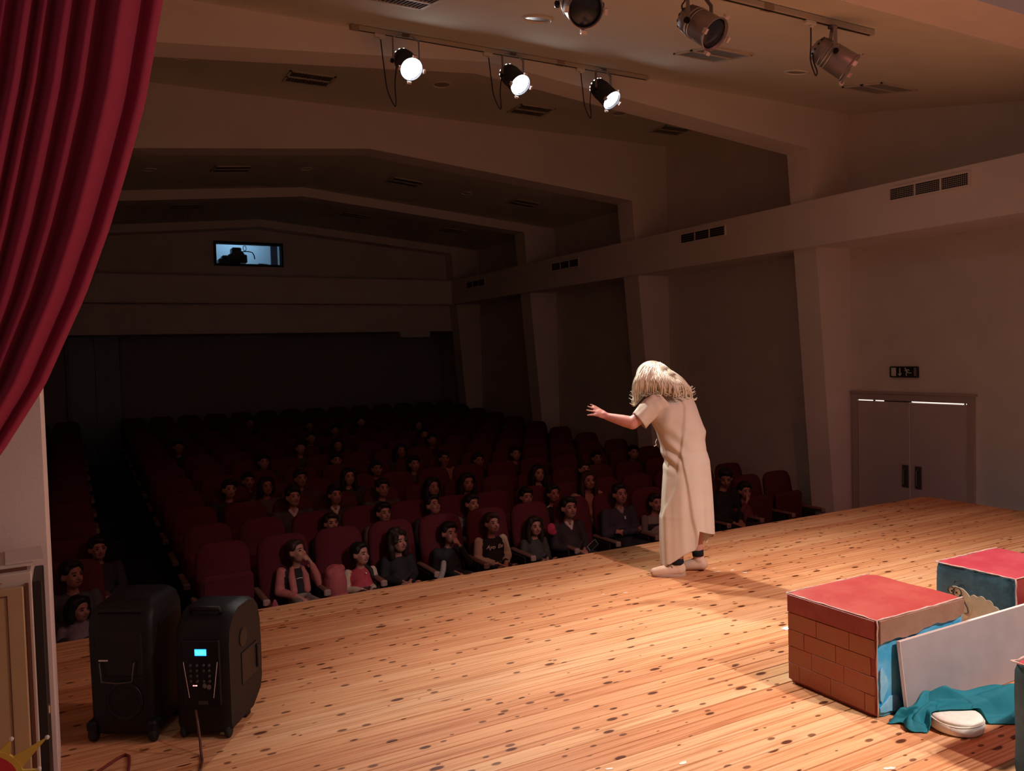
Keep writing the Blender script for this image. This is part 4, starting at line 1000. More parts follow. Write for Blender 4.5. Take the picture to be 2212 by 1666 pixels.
# robe: lofted from measured half widths, hem height varies round the figure
def robe():
    T = [(1.365, -.140, .010, .055, .11), (1.33, -.185, .070, .095, .09), (1.29, -.205, .105, .125, .075), (1.24, -.213, .125, .145, .06), (1.17, -.208, .145, .155, .05), (1.10, -.188, .168, .155, .045), (1.046, -.158, .190, .155, .04),
         (.985, -.143, .180, .150, .035), (.90, -.125, .188, .150, .03), (.83, -.112, .204, .160, .02), (.70, -.124, .211, .165, .01), (.60, -.134, .216, .165, .005), (.43, -.147, .222, .165, .0), (.30, -.149, .226, .165, .0)]
    zt = [t[0] for t in T][::-1]
    def at(z, k): return float(np.interp(z, zt, [t[k] for t in T][::-1]))
    hx = [-.16, -.135, -.10, -.009, .060, .068, .082, .16, .24]; hz = [.055, .062, .095, .170, .205, .225, .345, .315, .285]
    nphi, nr = 176, 96; vs = []; fs = []
    seam_z = [.90, .92, 1.127, 1.243, 1.364]; seam_x = [-.016, -.012, .014, .026, -.033]
    f1z = [.43, .655, .85, .905]; f1x = [-.145, -.065, -.030, -.016]
    f2z = [.30, .439, .68, .905]; f2x = [.074, .046, .020, -.014]
    sst = lambda x, e: 1/(1+math.exp(-max(-40, min(40, x/e))))
    for i in range(nr+1):
        t = i/nr
        for j in range(nphi):
            ph = 2*PI*j/nphi; cs, sn = math.cos(ph), math.sin(ph)
            # hem for this direction
            z0 = .42
            xl, xr = at(z0, 1), at(z0, 2); xh = (xl+xr)/2+(xr-xl)/2*cs
            hem = float(np.interp(xh, hx, hz)) if sn < .15 else .20+.05*cs
            if 0 <= sn < .15: hem = hem*(1-sn/.15)+(.20+.05*cs)*sn/.15
            if t < .72: z = 1.365-(1.365-.42)*t/.72
            else: z = .42-(.42-hem)*(t-.72)/.28
            xl, xr, dp, yo = at(z, 1), at(z, 2), at(z, 3), at(z, 4)
            cx, hw = (xl+xr)/2, (xr-xl)/2
            se = .92
            ux = math.copysign(abs(cs)**se, cs); uy = math.copysign(abs(sn)**se, sn)
            x = cx+hw*ux; y = yo+dp*uy
            off = 0.0; amp = max(0, min(1, (.95-z)/.5))
            front = 1 if sn < .25 else 0
            if front:
                if z > .90: off += .015*sst(x-float(np.interp(z, seam_z, seam_x)), .002)
                else:
                    a1 = float(np.interp(z, f1z, f1x)); a2 = float(np.interp(z, f2z, f2x))
                    off += .018*sst(x-a2, .003)
                    if z > .43: off += .011*sst(x-a1, .003)*(1-sst(x-a2, .02))
                    else: off += .009*(1-sst(x-a2, .02))
            # hanging folds
            off += amp*(.007*math.sin(5*ph+1.2+2*z)+.004*math.sin(9*ph-.6+1.5*z)+.0012*math.sin(17*ph+z*3))
            # gathers at the waist near the left edge and wrinkles below the shoulder
            g = math.exp(-((z-.88)/.09)**2)*math.exp(-((x+.075)/.06)**2); off += g*.014*math.sin(62*(z*.92+x*.75))
            g = math.exp(-((z-1.17)/.10)**2)*math.exp(-((x+.12)/.09)**2); off += g*.007*math.sin(48*(x*.95-z*.35))
            g = math.exp(-((z-1.02)/.10)**2)*math.exp(-((x+.03)/.08)**2); off += g*.004*math.sin(45*(z+x*.8))
            L_ = math.hypot(cs/hw, sn/dp); nx, ny = cs/hw/L_, sn/dp/L_
            vs.append((x+nx*off, y+ny*off, z))
    for i in range(nr):
        for j in range(nphi): fs.append((i*nphi+j, i*nphi+(j+1) % nphi, (i+1)*nphi+(j+1) % nphi, (i+1)*nphi+j))
    b = MB(); b.add(vs, fs); o = obj('robe', b, robe_m, actor, smooth=True)
    s = o.modifiers.new('s', 'SOLIDIFY'); s.thickness = .004
    # short sleeve over the stretched arm
    ring = []; P0, P1 = Vector((-.115, -.015, 1.285)), Vector((-.298, -.035, 1.142)); ax = (P1-P0).normalized()
    a = Vector((0, -1, 0)); a = (a-ax*a.dot(ax)).normalized(); c = ax.cross(a)
    rr = []
    for i in range(25):
        t = i/24; ctr = P0.lerp(P1, t)+Vector((0, 0, .012*math.sin(t*PI))); r = .088+(.073-.088)*t
        pts = []
        for j in range(48):
            an = 2*PI*j/48; w_ = 1+.03*math.sin(5*an+8*t)+.02*math.sin(9*an-5*t+1)+.02*math.sin(24*t+2*an)*(1-t)
            pts.append(ctr+(a*math.cos(an)*.90+c*math.sin(an))*r*w_)
        rr.append(pts)
    b = MB(); b.rings(rr, cap=False); sv = obj('sleeve', b, robe_m, o, smooth=True); s = sv.modifiers.new('s', 'SOLIDIFY'); s.thickness = .004
    # shoulder cloth that carries on over the far shoulder and hides the bent arm
    sb = Blob(); sb.chain('r', [(.02, .10, 1.27), (.10, .12, 1.16), (.155, .11, 1.045), (.10, .16, .97)], [.095, .075, .048, .03]); sb.ell('r', (-.09, .06, 1.30), (.12, .09, .045))
    sb.build('shoulder_drape', .008, {'r': robe_m}, o, 8)
    # turned back flap at the rear hem
    fl = MB(); fl.prism([(.150, .30), (.226, .285), (.213, .245), (.200, .205), (.185, .232), (.176, .222), (.158, .262)], 'y', .035, .042); obj('hem_flap', fl, robe_m, o)
    st_ = MB().tube([(-.16, .01, 1.00), (-.175, -.0, .975), (-.168, 0, .955), (-.185, 0, .945)], .003, 5); obj('loose_thread', st_, robe_m, o)
robe()
# wig
def wig():
    b = Blob()
    b.ell('h', (-.165, .145, 1.462), (.124, .128, .116)); b.ell('h', (-.130, .115, 1.44), (.108, .115, .100))
    b.chain('h', [(-.205, .13, 1.46), (-.255, .10, 1.40), (-.275, .09, 1.33), (-.305, .09, 1.275), (-.316, .09, 1.246)], [.085, .050, .042, .028, .014])
    b.chain('h', [(-.20, .05, 1.44), (-.215, .02, 1.37), (-.225, .02, 1.33)], [.07, .05, .025])
    b.chain('h', [(-.11, .06, 1.46), (-.045, .03, 1.41), (.02, .03, 1.36), (.072, .04, 1.315), (.098, .05, 1.285)], [.084, .068, .048, .028, .012])
    b.chain('h', [(-.13, .03, 1.44), (-.11, -.03, 1.38), (-.09, -.05, 1.345)], [.085, .055, .025])
    b.chain('h', [(-.07, .0, 1.42), (-.02, -.045, 1.365), (.0, -.06, 1.335)], [.08, .045, .02])
    o = b.build('wig', .008, {'h': wig_m}, actor, 4)
    r = random.Random(21); st = MB()
    crown = Vector((-.150, .10, 1.568))
    ends = [(-.318, .06, 1.245), (-.30, .03, 1.29), (-.262, .015, 1.325), (-.225, -.01, 1.33), (-.17, -.055, 1.345), (-.12, -.075, 1.338), (-.07, -.09, 1.33), (-.02, -.095, 1.325), (.03, -.06, 1.325), (.075, -.01, 1.312), (.105, .03, 1.285)]
    bul = [(-.30, .0, 1.47), (-.285, -.03, 1.46), (-.262, -.045, 1.46), (-.225, -.055, 1.46), (-.18, -.055, 1.46), (-.135, -.07, 1.455), (-.09, -.085, 1.445), (-.05, -.085, 1.43), (-.01, -.07, 1.43), (.02, -.05, 1.42), (.035, -.03, 1.425)]
    for k in range(330):
        u = r.random()*(len(ends)-1.001); i = int(u); f = u-i
        e = Vector(ends[i]).lerp(Vector(ends[i+1]), f)+Vector((r.uniform(-.008, .008), r.uniform(-.01, .01), r.uniform(-.022, .075)))
        m = Vector(bul[i]).lerp(Vector(bul[i+1]), f)+Vector((r.uniform(-.008, .008), r.uniform(-.004, .006), 0))
        s0 = crown+Vector((r.uniform(-.05, .045)+.3*(m.x-crown.x)*.4, r.uniform(-.02, .05), -.004-abs(m.x-crown.x)*.10))
        wv = r.uniform(-.012, .012); ph = r.uniform(0, 6)
        pts = []
        for t in np.linspace(0, 1, 13):
            p = s0*(1-t)**2+(m*2-(s0+e)*.5)*2*t*(1-t)+e*t*t
            p = p+Vector((wv*math.sin(t*6+ph)*t, 0, wv*.5*math.cos(t*5+ph)*t))
            pts.append(p)
        if r.random() < .35:   # a curled tip
            q = pts[-1]; sg = 1 if q.x > -.12 else -1
            pts += [q+Vector((sg*.012, -.006, -.008)), q+Vector((sg*.026, -.004, -.004)), q+Vector((sg*.036, 0, .006))]
        w0 = r.uniform(.0028, .0062); n = len(pts)
        st.tube(pts, [w0*(.7+.5*math.sin(PI*min(1, i_/(n-1)*1.1)))*(1 if i_ < n-3 else (n-i_)/4) for i_ in range(n)], 5)
    obj('wig_strands', st, wig2_m, o, smooth=True)['kind'] = 'stuff'
wig()
# ================================================================== SEATS
def padded(outline, y0, y1, bulge, axis='y'):
    """padded panel from an outline in (x, z); rounded front and back"""
    n = len(outline); cx = sum(p[0] for p in outline)/n; cz = sum(p[1] for p in outline)/n; rg = []
    for f, t in ((.55, 0), (.90, .10), (.985, .28), (1.0, .5), (.985, .72), (.90, .90), (.55, 1)):
        yy = y0+(y1-y0)*t
        if f == .55: yy += -bulge if t == 0 else bulge
        rg.append([(cx+(p[0]-cx)*f, yy, cz+(p[1]-cz)*f) for p in outline])
    b = MB(); b.rings(rg); return b
ol = []
for a in np.linspace(0, PI, 13):                         # wide rounded top
    c, s = math.cos(a), math.sin(a); ol.append((.245*math.copysign(abs(c)**.45, c), .90+.20*abs(s)**.75))
ol += [(-.25, .75), (-.235, .50), (-.20, .34), (.20, .34), (.235, .50), (.25, .75)]
back_b = padded(ol, -.055, .055, .012)
tilt = math.radians(10)
def tilt_v(v): 
    y, z = v[1], v[2]-.40; return (v[0], y*math.cos(tilt)+z*math.sin(tilt)-.115, z*math.cos(tilt)-y*math.sin(tilt)+.405)
back_b.v = [tilt_v(v) for v in back_b.v]
BACK = back_b.mesh('backrest', seat_m, True)
cu = padded([(-.235, .35), (.235, .35), (.24, .40), (.235, .46), (-.235, .46), (-.24, .40)], -.62, -.16, .01)
CUSH = MB().box(-.235, .235, -.62, -.15, .355, .455, .035).mesh('seat_cushion', seat_m, False)
CUSHUP = MB().box(-.235, .235, -.27, -.18, .40, .84, .035).mesh('seat_cushion', seat_m, False)
PED = MB().box(-.010, .010, -.45, -.02, .0, .60, .008).mesh('side_support', seat_frame_m)
ARM = MB().box(-.030, .030, -.56, -.08, .60, .635, .012).mesh('armrest', arm_m)
ARMN = MB().box(-.032, .032, -.575, -.545, .575, .635, .010).mesh('armrest_end', mat('armrest_end_m', (.35, .24, .20), .4))
SP = .554; SX0 = 1.22; NC = 14
OCC = set()
def seat(x, r, k, left=False):
    side_ = 'left of the aisle' if left else 'from the aisle'
    if left: lab = 'burgundy padded theatre seat left of the aisle, %s from it in the %s row' % (ORD[k], ORD[r])
    else: lab = 'burgundy padded theatre seat, %s to the right of the aisle in the %s row' % (ORD[k], ORD[r])
    t = thing('theatre_seat', lab, 'seat', (x, ROWY[r], fz(r)), 0, 'rows of burgundy theatre seats')
    link('backrest', BACK, t)
    link('seat_cushion', CUSH if (r, k, left) in OCC else CUSHUP, t)
    link('side_support', PED, t, (-.245, 0, 0)); link('side_support', PED, t, (.245, 0, 0))
    a = link('armrest', ARM, t, (-SP/2, 0, 0)); link('armrest_end', ARMN, a)
    if (k == NC-1 and not left) or (k == 0 and left):
        a = link('armrest', ARM, t, (SP/2, 0, 0)); link('armrest_end', ARMN, a)
# ================================================================== AUDIENCE
SK = [(.44, .20, .15), (.50, .25, .19), (.38, .17, .12)]
def col_m(c, r=.8):
    return mat('cloth_%02d_%02d_%02d' % tuple(int(v*99) for v in c), c, r, .12, 30, bump=.08, bscale=200)
HAIRC = {'black': (.012, .009, .008), 'brown': (.045, .022, .014), 'dark': (.022, .013, .010)}
ACT = Vector((3.75, 4.75))
def spectator(r, x, hh, label, hair='short', top=(.03, .03, .035), sleeve=None, bottom=(.03, .03, .04), pose='lap', head=1.0, hc_='dark', sk=0, fwd=0.0, dyaw=0.0, pitch=12, grp='seated audience', legskin=False, extra=None, voxel=None, seatk=None, left=False, shawl=None, lean=0.0):
    y0 = ROWY[r]; z0 = fz(r)
    t = thing('person', label, 'person', (x, y0, z0), 0, grp)
    s = max(.62, min(1.05, (hh-.45)/.70))                       # body size from the height of the head
    hipy = -.30-fwd; hip = Vector((0, hipy, .455+.09*s))
    hc = Vector((lean, hipy+.10-.03*s-.02, hh)); nb = Vector((lean*.85, hipy+.10, hh-.155*head)); ch = Vector((lean*.55, hipy+.085, hip.z+(nb.z-hip.z)*.58))
    d = ACT-Vector((x, y0-.3)); yaw = math.atan2(d.x, -d.y)*.45+math.radians(dyaw)*.7; yaw = max(-1.0, min(1.0, yaw))
    R = rot_head(yaw, math.radians(pitch))
    far = r >= 4; vx = voxel or (.0125 if r < 2 else .016 if r < 5 else .02)
    B = Blob(); k = head
    tp, slv, bt = 't', 'v', 'b'
    w = .178*s+.026
    B.ell(bt, hip, (.145*s+.01, .12*s, .10*s)); B.ell(tp, ch*.45+hip*.55, (.150*s+.012, .11*s+.015, .15*s)); B.ell(tp, ch, (w*.92, .115*s, .16*s)); B.ell(tp, nb-Vector((0, 0, .075*s)), (w, .085*s, .07*s))
    B.cap('s', nb-Vector((0, 0, .03)), .045*k, hc+R @ Vector((0, .018, -.06*k)), .043*k)
    def H(p): return hc+R @ (Vector(p)*k)
    B.ell('s', H((0, .014, .025)), Vector((.078, .095, .100))*k, R); B.ell('s', H((0, -.020, -.05)), Vector((.060, .066, .064))*k, R)
    B.cap('s', H((0, -.088, .0)), .011*k, H((0, -.108, -.030)), .015*k)
    for q in (-1, 1): B.ell('s', H((q*.081, .01, -.008)), Vector((.015, .024, .032))*k, R); B.ell('s', H((q*.035, -.062, -.03)), Vector((.024, .02, .022))*k, R)
    # legs
    kz = .50*max(.8, s)+.0; kl = .43*s
    for q in (-1, 1):
        hp = hip+Vector((q*.075*s, -.02, -.015)); kn = Vector((q*.11*s, hipy-kl, .50 if r else .545)); an = Vector((q*.10*s, hipy-kl-.02, max(.07, .50-.42*s))); ft = an+Vector((q*.01, -.13*s, -.035))
        B.cap(bt, hp, .085*s, kn, .064*s); B.chain('g' if legskin else bt, [kn, an], [.052*s, .036*s]); B.chain('f', [an, ft], [.038*s, .030*s])
        if legskin: B.ell('g', kn+Vector((0, .02, .01)), (.06*s, .075*s, .058*s))
    # arms
    for q in (-1, 1):
        sh = nb+Vector((q*(w-.01), .0, -.06*s)); mode = pose
        if pose == 'mouth': mode = 'mouth' if q == 1 else 'lap'
        if pose == 'mouthl': mode = 'mouth' if q == -1 else 'lap'
        if mode == 'mouth':
            el = sh+Vector((q*.07*s, -.17*s, -.20*s)); wr = H((q*.035, -.115, -.115)); dd = (H((q*.01, -.10, -.06))-wr)
            B.cap(slv, sh, .068*s, el, .060*s); B.cap(slv, el, .060*s, el.lerp(wr, .8), .042*s); B.cap('s', el.lerp(wr, .75), .028*s, wr, .024*s)
            hand(B, 's', wr, dd, R @ Vector((0, 1, 0)), .80*max(.8, s), .5, q)
        elif mode == 'cross':
            el = sh+Vector((q*.05*s, -.06*s, -.25*s)); wr = Vector((lean-q*.08*s, hipy-.13, el.z+.04))
            B.cap(slv, sh, .068*s, el, .060*s); B.cap(slv, el, .058*s, wr, .044*s); hand(B, 's', wr, (-q, .1, .15), (0, 1, 0), .85*s, .6, q)
        else:
            el = sh+Vector((q*.055*s, -.05*s, -.25*s)); wr = Vector((q*.055*s, hipy-.20*s-.02, hip.z+.075*s))
            B.cap(slv, sh, .068*s, el, .060*s); B.cap(slv, el, .060*s, el.lerp(wr, .85), .045*s); B.cap('s', el.lerp(wr, .8), .028*s, wr, .025*s)
            hand(B, 's', wr, (-q*.5, -.8, -.25), (0, 0, -1), .85*s, .55, -q)
    skm = mat('skin_%d' % sk, SK[sk], .5, .05, 10)
    B.build('body', vx, {'t': col_m(top), 'v': col_m(sleeve or top), 'b': col_m(bottom), 's': skm, 'g': skm, 'f': col_m((.04, .035, .035))}, t, 3)
    # face
    if r < 6:
        for q in (-1, 1):
            obj('eye', MB().ell(H((q*.032, -.083, .006)), Vector((.013, .007, .007))*k, 8, 6, R), mat('eye_dark', (.02, .015, .012), .2), t, smooth=True)
            obj('eyebrow', MB().tube([H((q*.014, -.092, .024)), H((q*.034, -.089, .030)), H((q*.052, -.077, .025))], .0036*k, 5), mat('hair_'+hc_, HAIRC[hc_], .6), t, smooth=True)
        if pose not in ('mouth', 'mouthl'):
            mo = MB().tube([H((-.024, -.076, -.055)), H((-.010, -.087, -.058)), H((.010, -.087, -.058)), H((.024, -.076, -.055))], .0055*k, 6); obj('mouth', mo, mat('lip_a', (.26, .07, .07), .5), t, smooth=True)
    # hair
    hb = Blob()
    hb.ell('h', H((0, .030, .050)), Vector((.088, .102, .088))*k, R); hb.ell('h', H((0, .050, -.01)), Vector((.085, .078, .085))*k, R)
    for q in (-1, 1): hb.ell('h', H((q*.070, -.015, .055)), Vector((.022, .040, .045))*k, R)
    if hair in ('short', 'boy'): hb.ell('h', H((0, -.035, .096)), Vector((.070, .058, .034))*k, R); hb.ell('h', H((.02, -.06, .082)), Vector((.045, .03, .02))*k, R)
    if hair == 'receding': hb = Blob(); hb.ell('h', H((0, .034, .052)), Vector((.087, .096, .086))*k, R); hb.ell('h', H((0, .05, .0)), Vector((.084, .075, .07))*k, R)
    if hair in ('long', 'girl', 'bob'):
        dn = {'long': -.26, 'girl': -.19, 'bob': -.10}[hair]
        for q in (-1, 1):
            hb.chain('h', [H((q*.066, -.020, .080)), H((q*.086, .0, .0)), H((q*.090, .005, dn*.6)), H((q*.085, .0, dn))], [v*k for v in (.034, .030, .034, .022)])
            hb.chain('h', [H((q*.05, .07, .03)), H((q*.055, .08, dn*.6)), H((q*.055, .07, dn))], [v*k for v in (.05, .05, .035)])
        hb.ell('h', H((0, -.02, .10)), Vector((.072, .062, .028))*k, R)
    if hair == 'curly':
        rr = random.Random(3)
        for q in range(46):
            a = rr.uniform(0, 2*PI); el_ = rr.uniform(-.35, 1.3); p = Vector((math.cos(a)*math.cos(el_)*.098, math.sin(a)*math.cos(el_)*.105+.022, math.sin(el_)*.105+.035))
            if p.y < -.055 and p.z < .095: continue
            hb.ell('h', H(p), Vector((.026, .026, .026))*k, R)
        for q in (-1, 1): hb.chain('h', [H((q*.085, .02, .02)), H((q*.098, .01, -.07)), H((q*.09, .02, -.15))], [v*k for v in (.035, .04, .03)])
    if hair in ('tied', 'pony'):
        hb.ell('h', H((0, -.025, .098)), Vector((.068, .058, .026))*k, R); hb.ell('h', H((0, .125, .03)), Vector((.035, .035, .035))*k, R)
        if hair == 'pony': hb.chain('h', [H((0, .12, .03)), H((.05, .10, -.08)), H((.09, -.02, -.19)), H((.085, -.05, -.27))], [v*k for v in (.034, .034, .030, .016)])
    hb.build('hair', max(vx*.85, .0105), {'h': mat('hair_'+hc_, HAIRC[hc_], .55, .2, 60)}, t, 2)
    if extra: extra(t, H, hip, ch, nb, s, w)
    if shawl:
        sb = Blob()
        for q in (-1, 1): sb.chain('x', [nb+Vector((q*.05, -.03, -.02)), nb+Vector((q*.09*s, -.10*s, -.12*s)), Vector((q*.085*s, hipy-.05*s, hip.z+.12*s))], [.026, .036, .036])
        sb.build('open_jacket', .012, {'x': col_m(shawl)}, t, 2)
    kk = round((x-SX0)/SP)
    OCC.add((r, seatk if seatk is not None else max(0, min(NC-1, kk)), left))
    return t
def letters(txt, size, m, parent, loc, rot):
    c = bpy.data.curves.new('lettering', 'FONT'); c.body = txt; c.size = size; c.extrude = .0015; c.align_x = 'CENTER'; c.offset = .0012; c.shear = .3
    o = bpy.data.objects.new('tmp', c); COL.objects.link(o); dg = bpy.context.evaluated_depsgraph_get(); dg.update()
    me = bpy.data.meshes.new_from_object(o.evaluated_get(dg)); bpy.data.objects.remove(o)
    me.materials.clear(); me.materials.append(m)
    q = link('lettering', me, parent, loc, rot); return q
cream = (.56, .46, .33)
def ex_varsity(t, H, hip, ch, nb, s, w):
    wm = mat('felt_white', (.80, .74, .64), .8)
    for dx, tx in ((-.058, 'Ayo'), (.058, 'Em')):
        letters(tx, .058, wm, t, (dx, ch.y-.118*s-.006, ch.z+.015), (PI/2, 0, -.30 if dx < 0 else .30))
    for q in (-1, 1): obj('cuff', MB().tube([(q*.078*s, hip.y-.165*s, hip.z+.09*s), (q*.066*s, hip.y-.19*s, hip.z+.082*s)], .046*s, 12), col_m((.03, .03, .03)), t, smooth=True)
def ex_buttons(t, H, hip, ch, nb, s, w):
    b = MB()
    for k in range(2): obj('button', MB().ell((.03, ch.y-.122*s-.004, ch.z+.05-.085*k), (.009, .006, .009), 8, 6), mat('pearl', (.9, .82, .8), .25), t, smooth=True)
    if 0: obj('buttons', b, mat('pearl', (.9, .82, .8), .25), t, smooth=True)
def ex_zip(t, H, hip, ch, nb, s, w):
    b = MB().box(-.006, .006, ch.y-.122*s-.014, ch.y-.122*s+.004, ch.z+.05, ch.z+.085); obj('zip_pull', b, mat('pearl', (.9, .82, .8), .25), t)
    c = Blob(); c.cap('c', nb+Vector((-.03, -.045, -.01)), .022, nb+Vector((0, -.075, -.055)), .018); c.cap('c', nb+Vector((.03, -.045, -.01)), .022, nb+Vector((0, -.075, -.055)), .018)
    c.build('collar', .009, {'c': col_m((.34, .28, .27))}, t, 2)
def ex_collar(t, H, hip, ch, nb, s, w):
    c = Blob(); c.cap('c', nb+Vector((-.04, -.035, -.005)), .022, nb+Vector((0, -.085, -.075)), .016); c.cap('c', nb+Vector((.04, -.035, -.005)), .022, nb+Vector((0, -.085, -.075)), .016)
    c.build('collar', .009, {'c': col_m((.60, .50, .46))}, t, 2)
def ex_print(t, H, hip, ch, nb, s, w):
    b = MB(); wm = mat('print_silver', (.55, .52, .50), .5)
    b.tube([(-.03, ch.y-.124*s, ch.z+.02), (.0, ch.y-.128*s, ch.z+.028), (.03, ch.y-.124*s, ch.z+.024)], .005, 5); b.tube([(-.035, ch.y-.123*s, ch.z-.06), (-.03, ch.y-.123*s, ch.z-.02)], .006, 5); b.tube([(.02, ch.y-.123*s, ch.z-.02), (.035, ch.y-.123*s, ch.z-.035)], .004, 5)
    obj('shirt_print', b, wm, t, smooth=True)
def ex_stripes(t, H, hip, ch, nb, s, w):
    b = MB()
    sh = nb+Vector((-(w-.01), 0, -.06*s)); el = sh+Vector((-.055*s, -.05*s, -.25*s))
    for o in (0, .016): b.tube([nb+Vector((-.06, -.03, .0))+Vector((0, -.03, o)), sh+Vector((-.02+o, -.058*s, .01)), sh.lerp(el, .5)+Vector((-.02+o, -.056*s, 0)), el+Vector((-.01+o, -.05*s, .03))], .004, 5)
    obj('sleeve_stripes', b, mat('stripe_white', (.75, .7, .68), .7), t, smooth=True)
def ex_band(t, H, hip, ch, nb, s, w):
    b = MB(); rg = []
    for zz in (.02, .0, -.04, -.06):
        q = 1.05 if zz in (.0, -.04) else .98
        rg.append([((w*.92+.006)*q*math.cos(a), ch.y+(.115*s+.008)*q*math.sin(a), ch.z+zz) for a in np.linspace(0, 2*PI, 25)[:-1]])
    b.rings(rg, cap=False); obj('dark_stripe', b, col_m((.025, .022, .025)), t, smooth=True)
PINK = (.50, .17, .16); NAVY = (.045, .035, .055); BLK = (.016, .015, .017); DK = (.035, .030, .034)
G = 'audience in the front row'
spectator(0, 1.86, .955, 'child in an open pink jacket over a black printed shirt, hand at mouth', 'tied', BLK, PINK, (.22, .18, .17), 'mouth', .92, 'brown', 1, 0, 25, 14, G, extra=ex_print, shawl=PINK, seatk=1)
spectator(0, 2.46, .86, 'girl in a red waistcoat with cream sleeves and a dark ponytail', 'pony', (.42, .055, .075), cream, (.05, .03, .035), 'lap', .92, 'black', 1, .08, 22, 8, G, extra=ex_buttons, seatk=2)
spectator(0, 2.87, .92, 'child with thick dark curly hair in a long black coat', 'curly', BLK, BLK, BLK, 'lap', .95, 'dark', 0, .03, 16, 10, G, legskin=True, seatk=3)
spectator(0, 3.45, .925, 'boy in a dark jacket covering his mouth with one hand', 'short', (.020, .026, .028), None, (.025, .028, .03), 'mouth', .95, 'black', 0, 0, 6, 8, G, seatk=4)
spectator(0, 3.95, .965, 'boy in a black varsity jacket with cream sleeves and white lettering', 'short', (.013, .012, .013), cream, (.045, .035, .035), 'lap', .93, 'brown', 1, 0, 10, 10, G, legskin=True, extra=ex_varsity, seatk=5)
spectator(0, 4.46, .875, 'small long haired girl in a shiny dark jacket', 'girl', (.05, .047, .042), None, BLK, 'lap', .88, 'dark', 0, .04, 2, 4, G, legskin=True, seatk=6)
spectator(0, 4.93, 1.02, 'man in a dark jacket with a white collar holding a phone', 'short', (.035, .022, .026), None, (.04, .042, .038), 'lap', 1.02, 'black', 0, 0, 8, 10, G, extra=ex_collar, seatk=7)
spectator(0, 5.64, 1.10, 'woman with tied back hair in a zipped navy jacket', 'tied', NAVY, None, (.022, .024, .026), 'cross', 1.0, 'black', 0, 0, 6, 8, G, extra=ex_zip, seatk=8)
spectator(0, 6.17, .94, 'small boy in a grey sweater with one dark stripe', 'short', (.27, .23, .21), (.20, .17, .16), (.14, .11, .11), 'lap', .92, 'dark', 1, 0, 8, 6, G, extra=ex_band, seatk=9)
spectator(0, 7.62, .93, 'child in a dark red top with a hand at the mouth, near the right columns', 'boy', (.17, .045, .055), None, (.06, .03, .035), 'mouthl', .95, 'black', 0, 0, 10, 2, G, seatk=11)
spectator(0, 7.22, 1.13, 'dark haired adult in black leaning towards the child behind the robed actor', 'short', (.018, .018, .020), None, BLK, 'lap', 1.0, 'black', 2, 0, -20, -14, G, seatk=10, lean=.06)
L = 'audience left of the aisle'
spectator(0, -.02, 1.02, 'woman with dark tied hair at the left, by the proscenium wall', 'tied', (.075, .07, .075), None, DK, 'lap', .98, 'black', 0, 0, 14, 6, L, seatk=0, left=True)
spectator(0, .02, .80, 'small dark haired girl in a pale striped blouse on the lap at the left', 'bob', (.22, .17, .19), None, DK, 'lap', .86, 'black', 0, .30, 20, 2, L, seatk=0, left=True)
spectator(1, .20, 1.02, 'child at the left mostly hidden behind the pale bloused girl', 'short', DK, None, DK, 'lap', .92, 'black', 0, 0, 0, 6, L, seatk=0, left=True)
G2 = 'audience in the second row'
spectator(1, 2.46, .985, 'small child peeping over the seat back, left of the curly haired child', 'short', DK, None, DK, 'lap', .9, 'dark', 0, 0, 0, 10, G2)
spectator(1, 3.06, 1.03, 'dark haired boy in a grey top just behind the curly haired child', 'boy', (.12, .085, .085), None, DK, 'lap', .95, 'black', 0, 0, 6, 6, G2)
spectator(1, 3.66, 1.045, 'child looking up to the right behind the boy covering his mouth', 'boy', DK, None, DK, 'lap', .95, 'black', 0, 0, 18, 22, G2, extra=ex_collar)
spectator(1, 4.16, 1.01, 'short haired boy with a white shoulder patch behind the varsity jacket', 'boy', BLK, (.20, .15, .14), DK, 'lap', .95, 'dark', 1, 0, 16, 6, G2)
spectator(1, 4.90, 1.01, 'child with glasses behind the small long haired girl', 'boy', DK, None, DK, 'lap', .93, 'black', 1, 0, 2, 4, G2)
spectator(1, 5.29, 1.005, 'girl in a dark track jacket with white sleeve stripes', 'pony', BLK, None, DK, 'lap', .93, 'black', 0, 0, 6, 6, G2, extra=ex_stripes)
spectator(1, 5.82, 1.12, 'woman with long brown hair in a pale pink top', 'long', (.42, .20, .15), (.46, .26, .20), DK, 'lap', 1.0, 'brown', 0, 0, 0, 6, G2)
G3 = 'audience in the third row'
spectator(2, 2.78, 1.10, 'boy in a dark crew neck in the third row, left part', 'boy', (.055, .035, .045), None, DK, 'lap', .96, 'black', 0, 0, 4, 6, G3, extra=ex_collar)
spectator(2, 3.38, 1.12, 'boy in an olive sweater in the third row', 'boy', (.085, .065, .040), None, DK, 'lap', .96, 'dark', 0, 0, 4, 6, G3)
spectator(2, 4.05, 1.06, 'woman with long dark hair and a white cardigan', 'long', (.05, .03, .03), (.40, .31, .27), DK, 'lap', 1.0, 'black', 0, 0, 10, 10, G3)
spectator(2, 4.54, 1.07, 'woman with long dark hair in an olive grey jacket', 'long', (.085, .06, .052), None, DK, 'lap', 1.03, 'black', 0, 0, 2, 4, G3)
spectator(2, 5.62, 1.09, 'long haired girl with a small bright pendant', 'girl', (.035, .03, .035), None, DK, 'lap', .98, 'black', 1, 0, 0, 6, G3, extra=ex_zip)
spectator(2, 6.37, 1.08, 'child half hidden by the long brown haired woman', 'short', DK, None, DK, 'lap', .95, 'dark', 1, 0, 0, 6, G3)
spectator(2, 2.28, 1.13, 'boy in a dark coat with a pale collar tip, third row left', 'boy', (.07, .06, .06), None, DK, 'lap', .98, 'black', 1, 0, 4, 8, G3, extra=ex_collar)
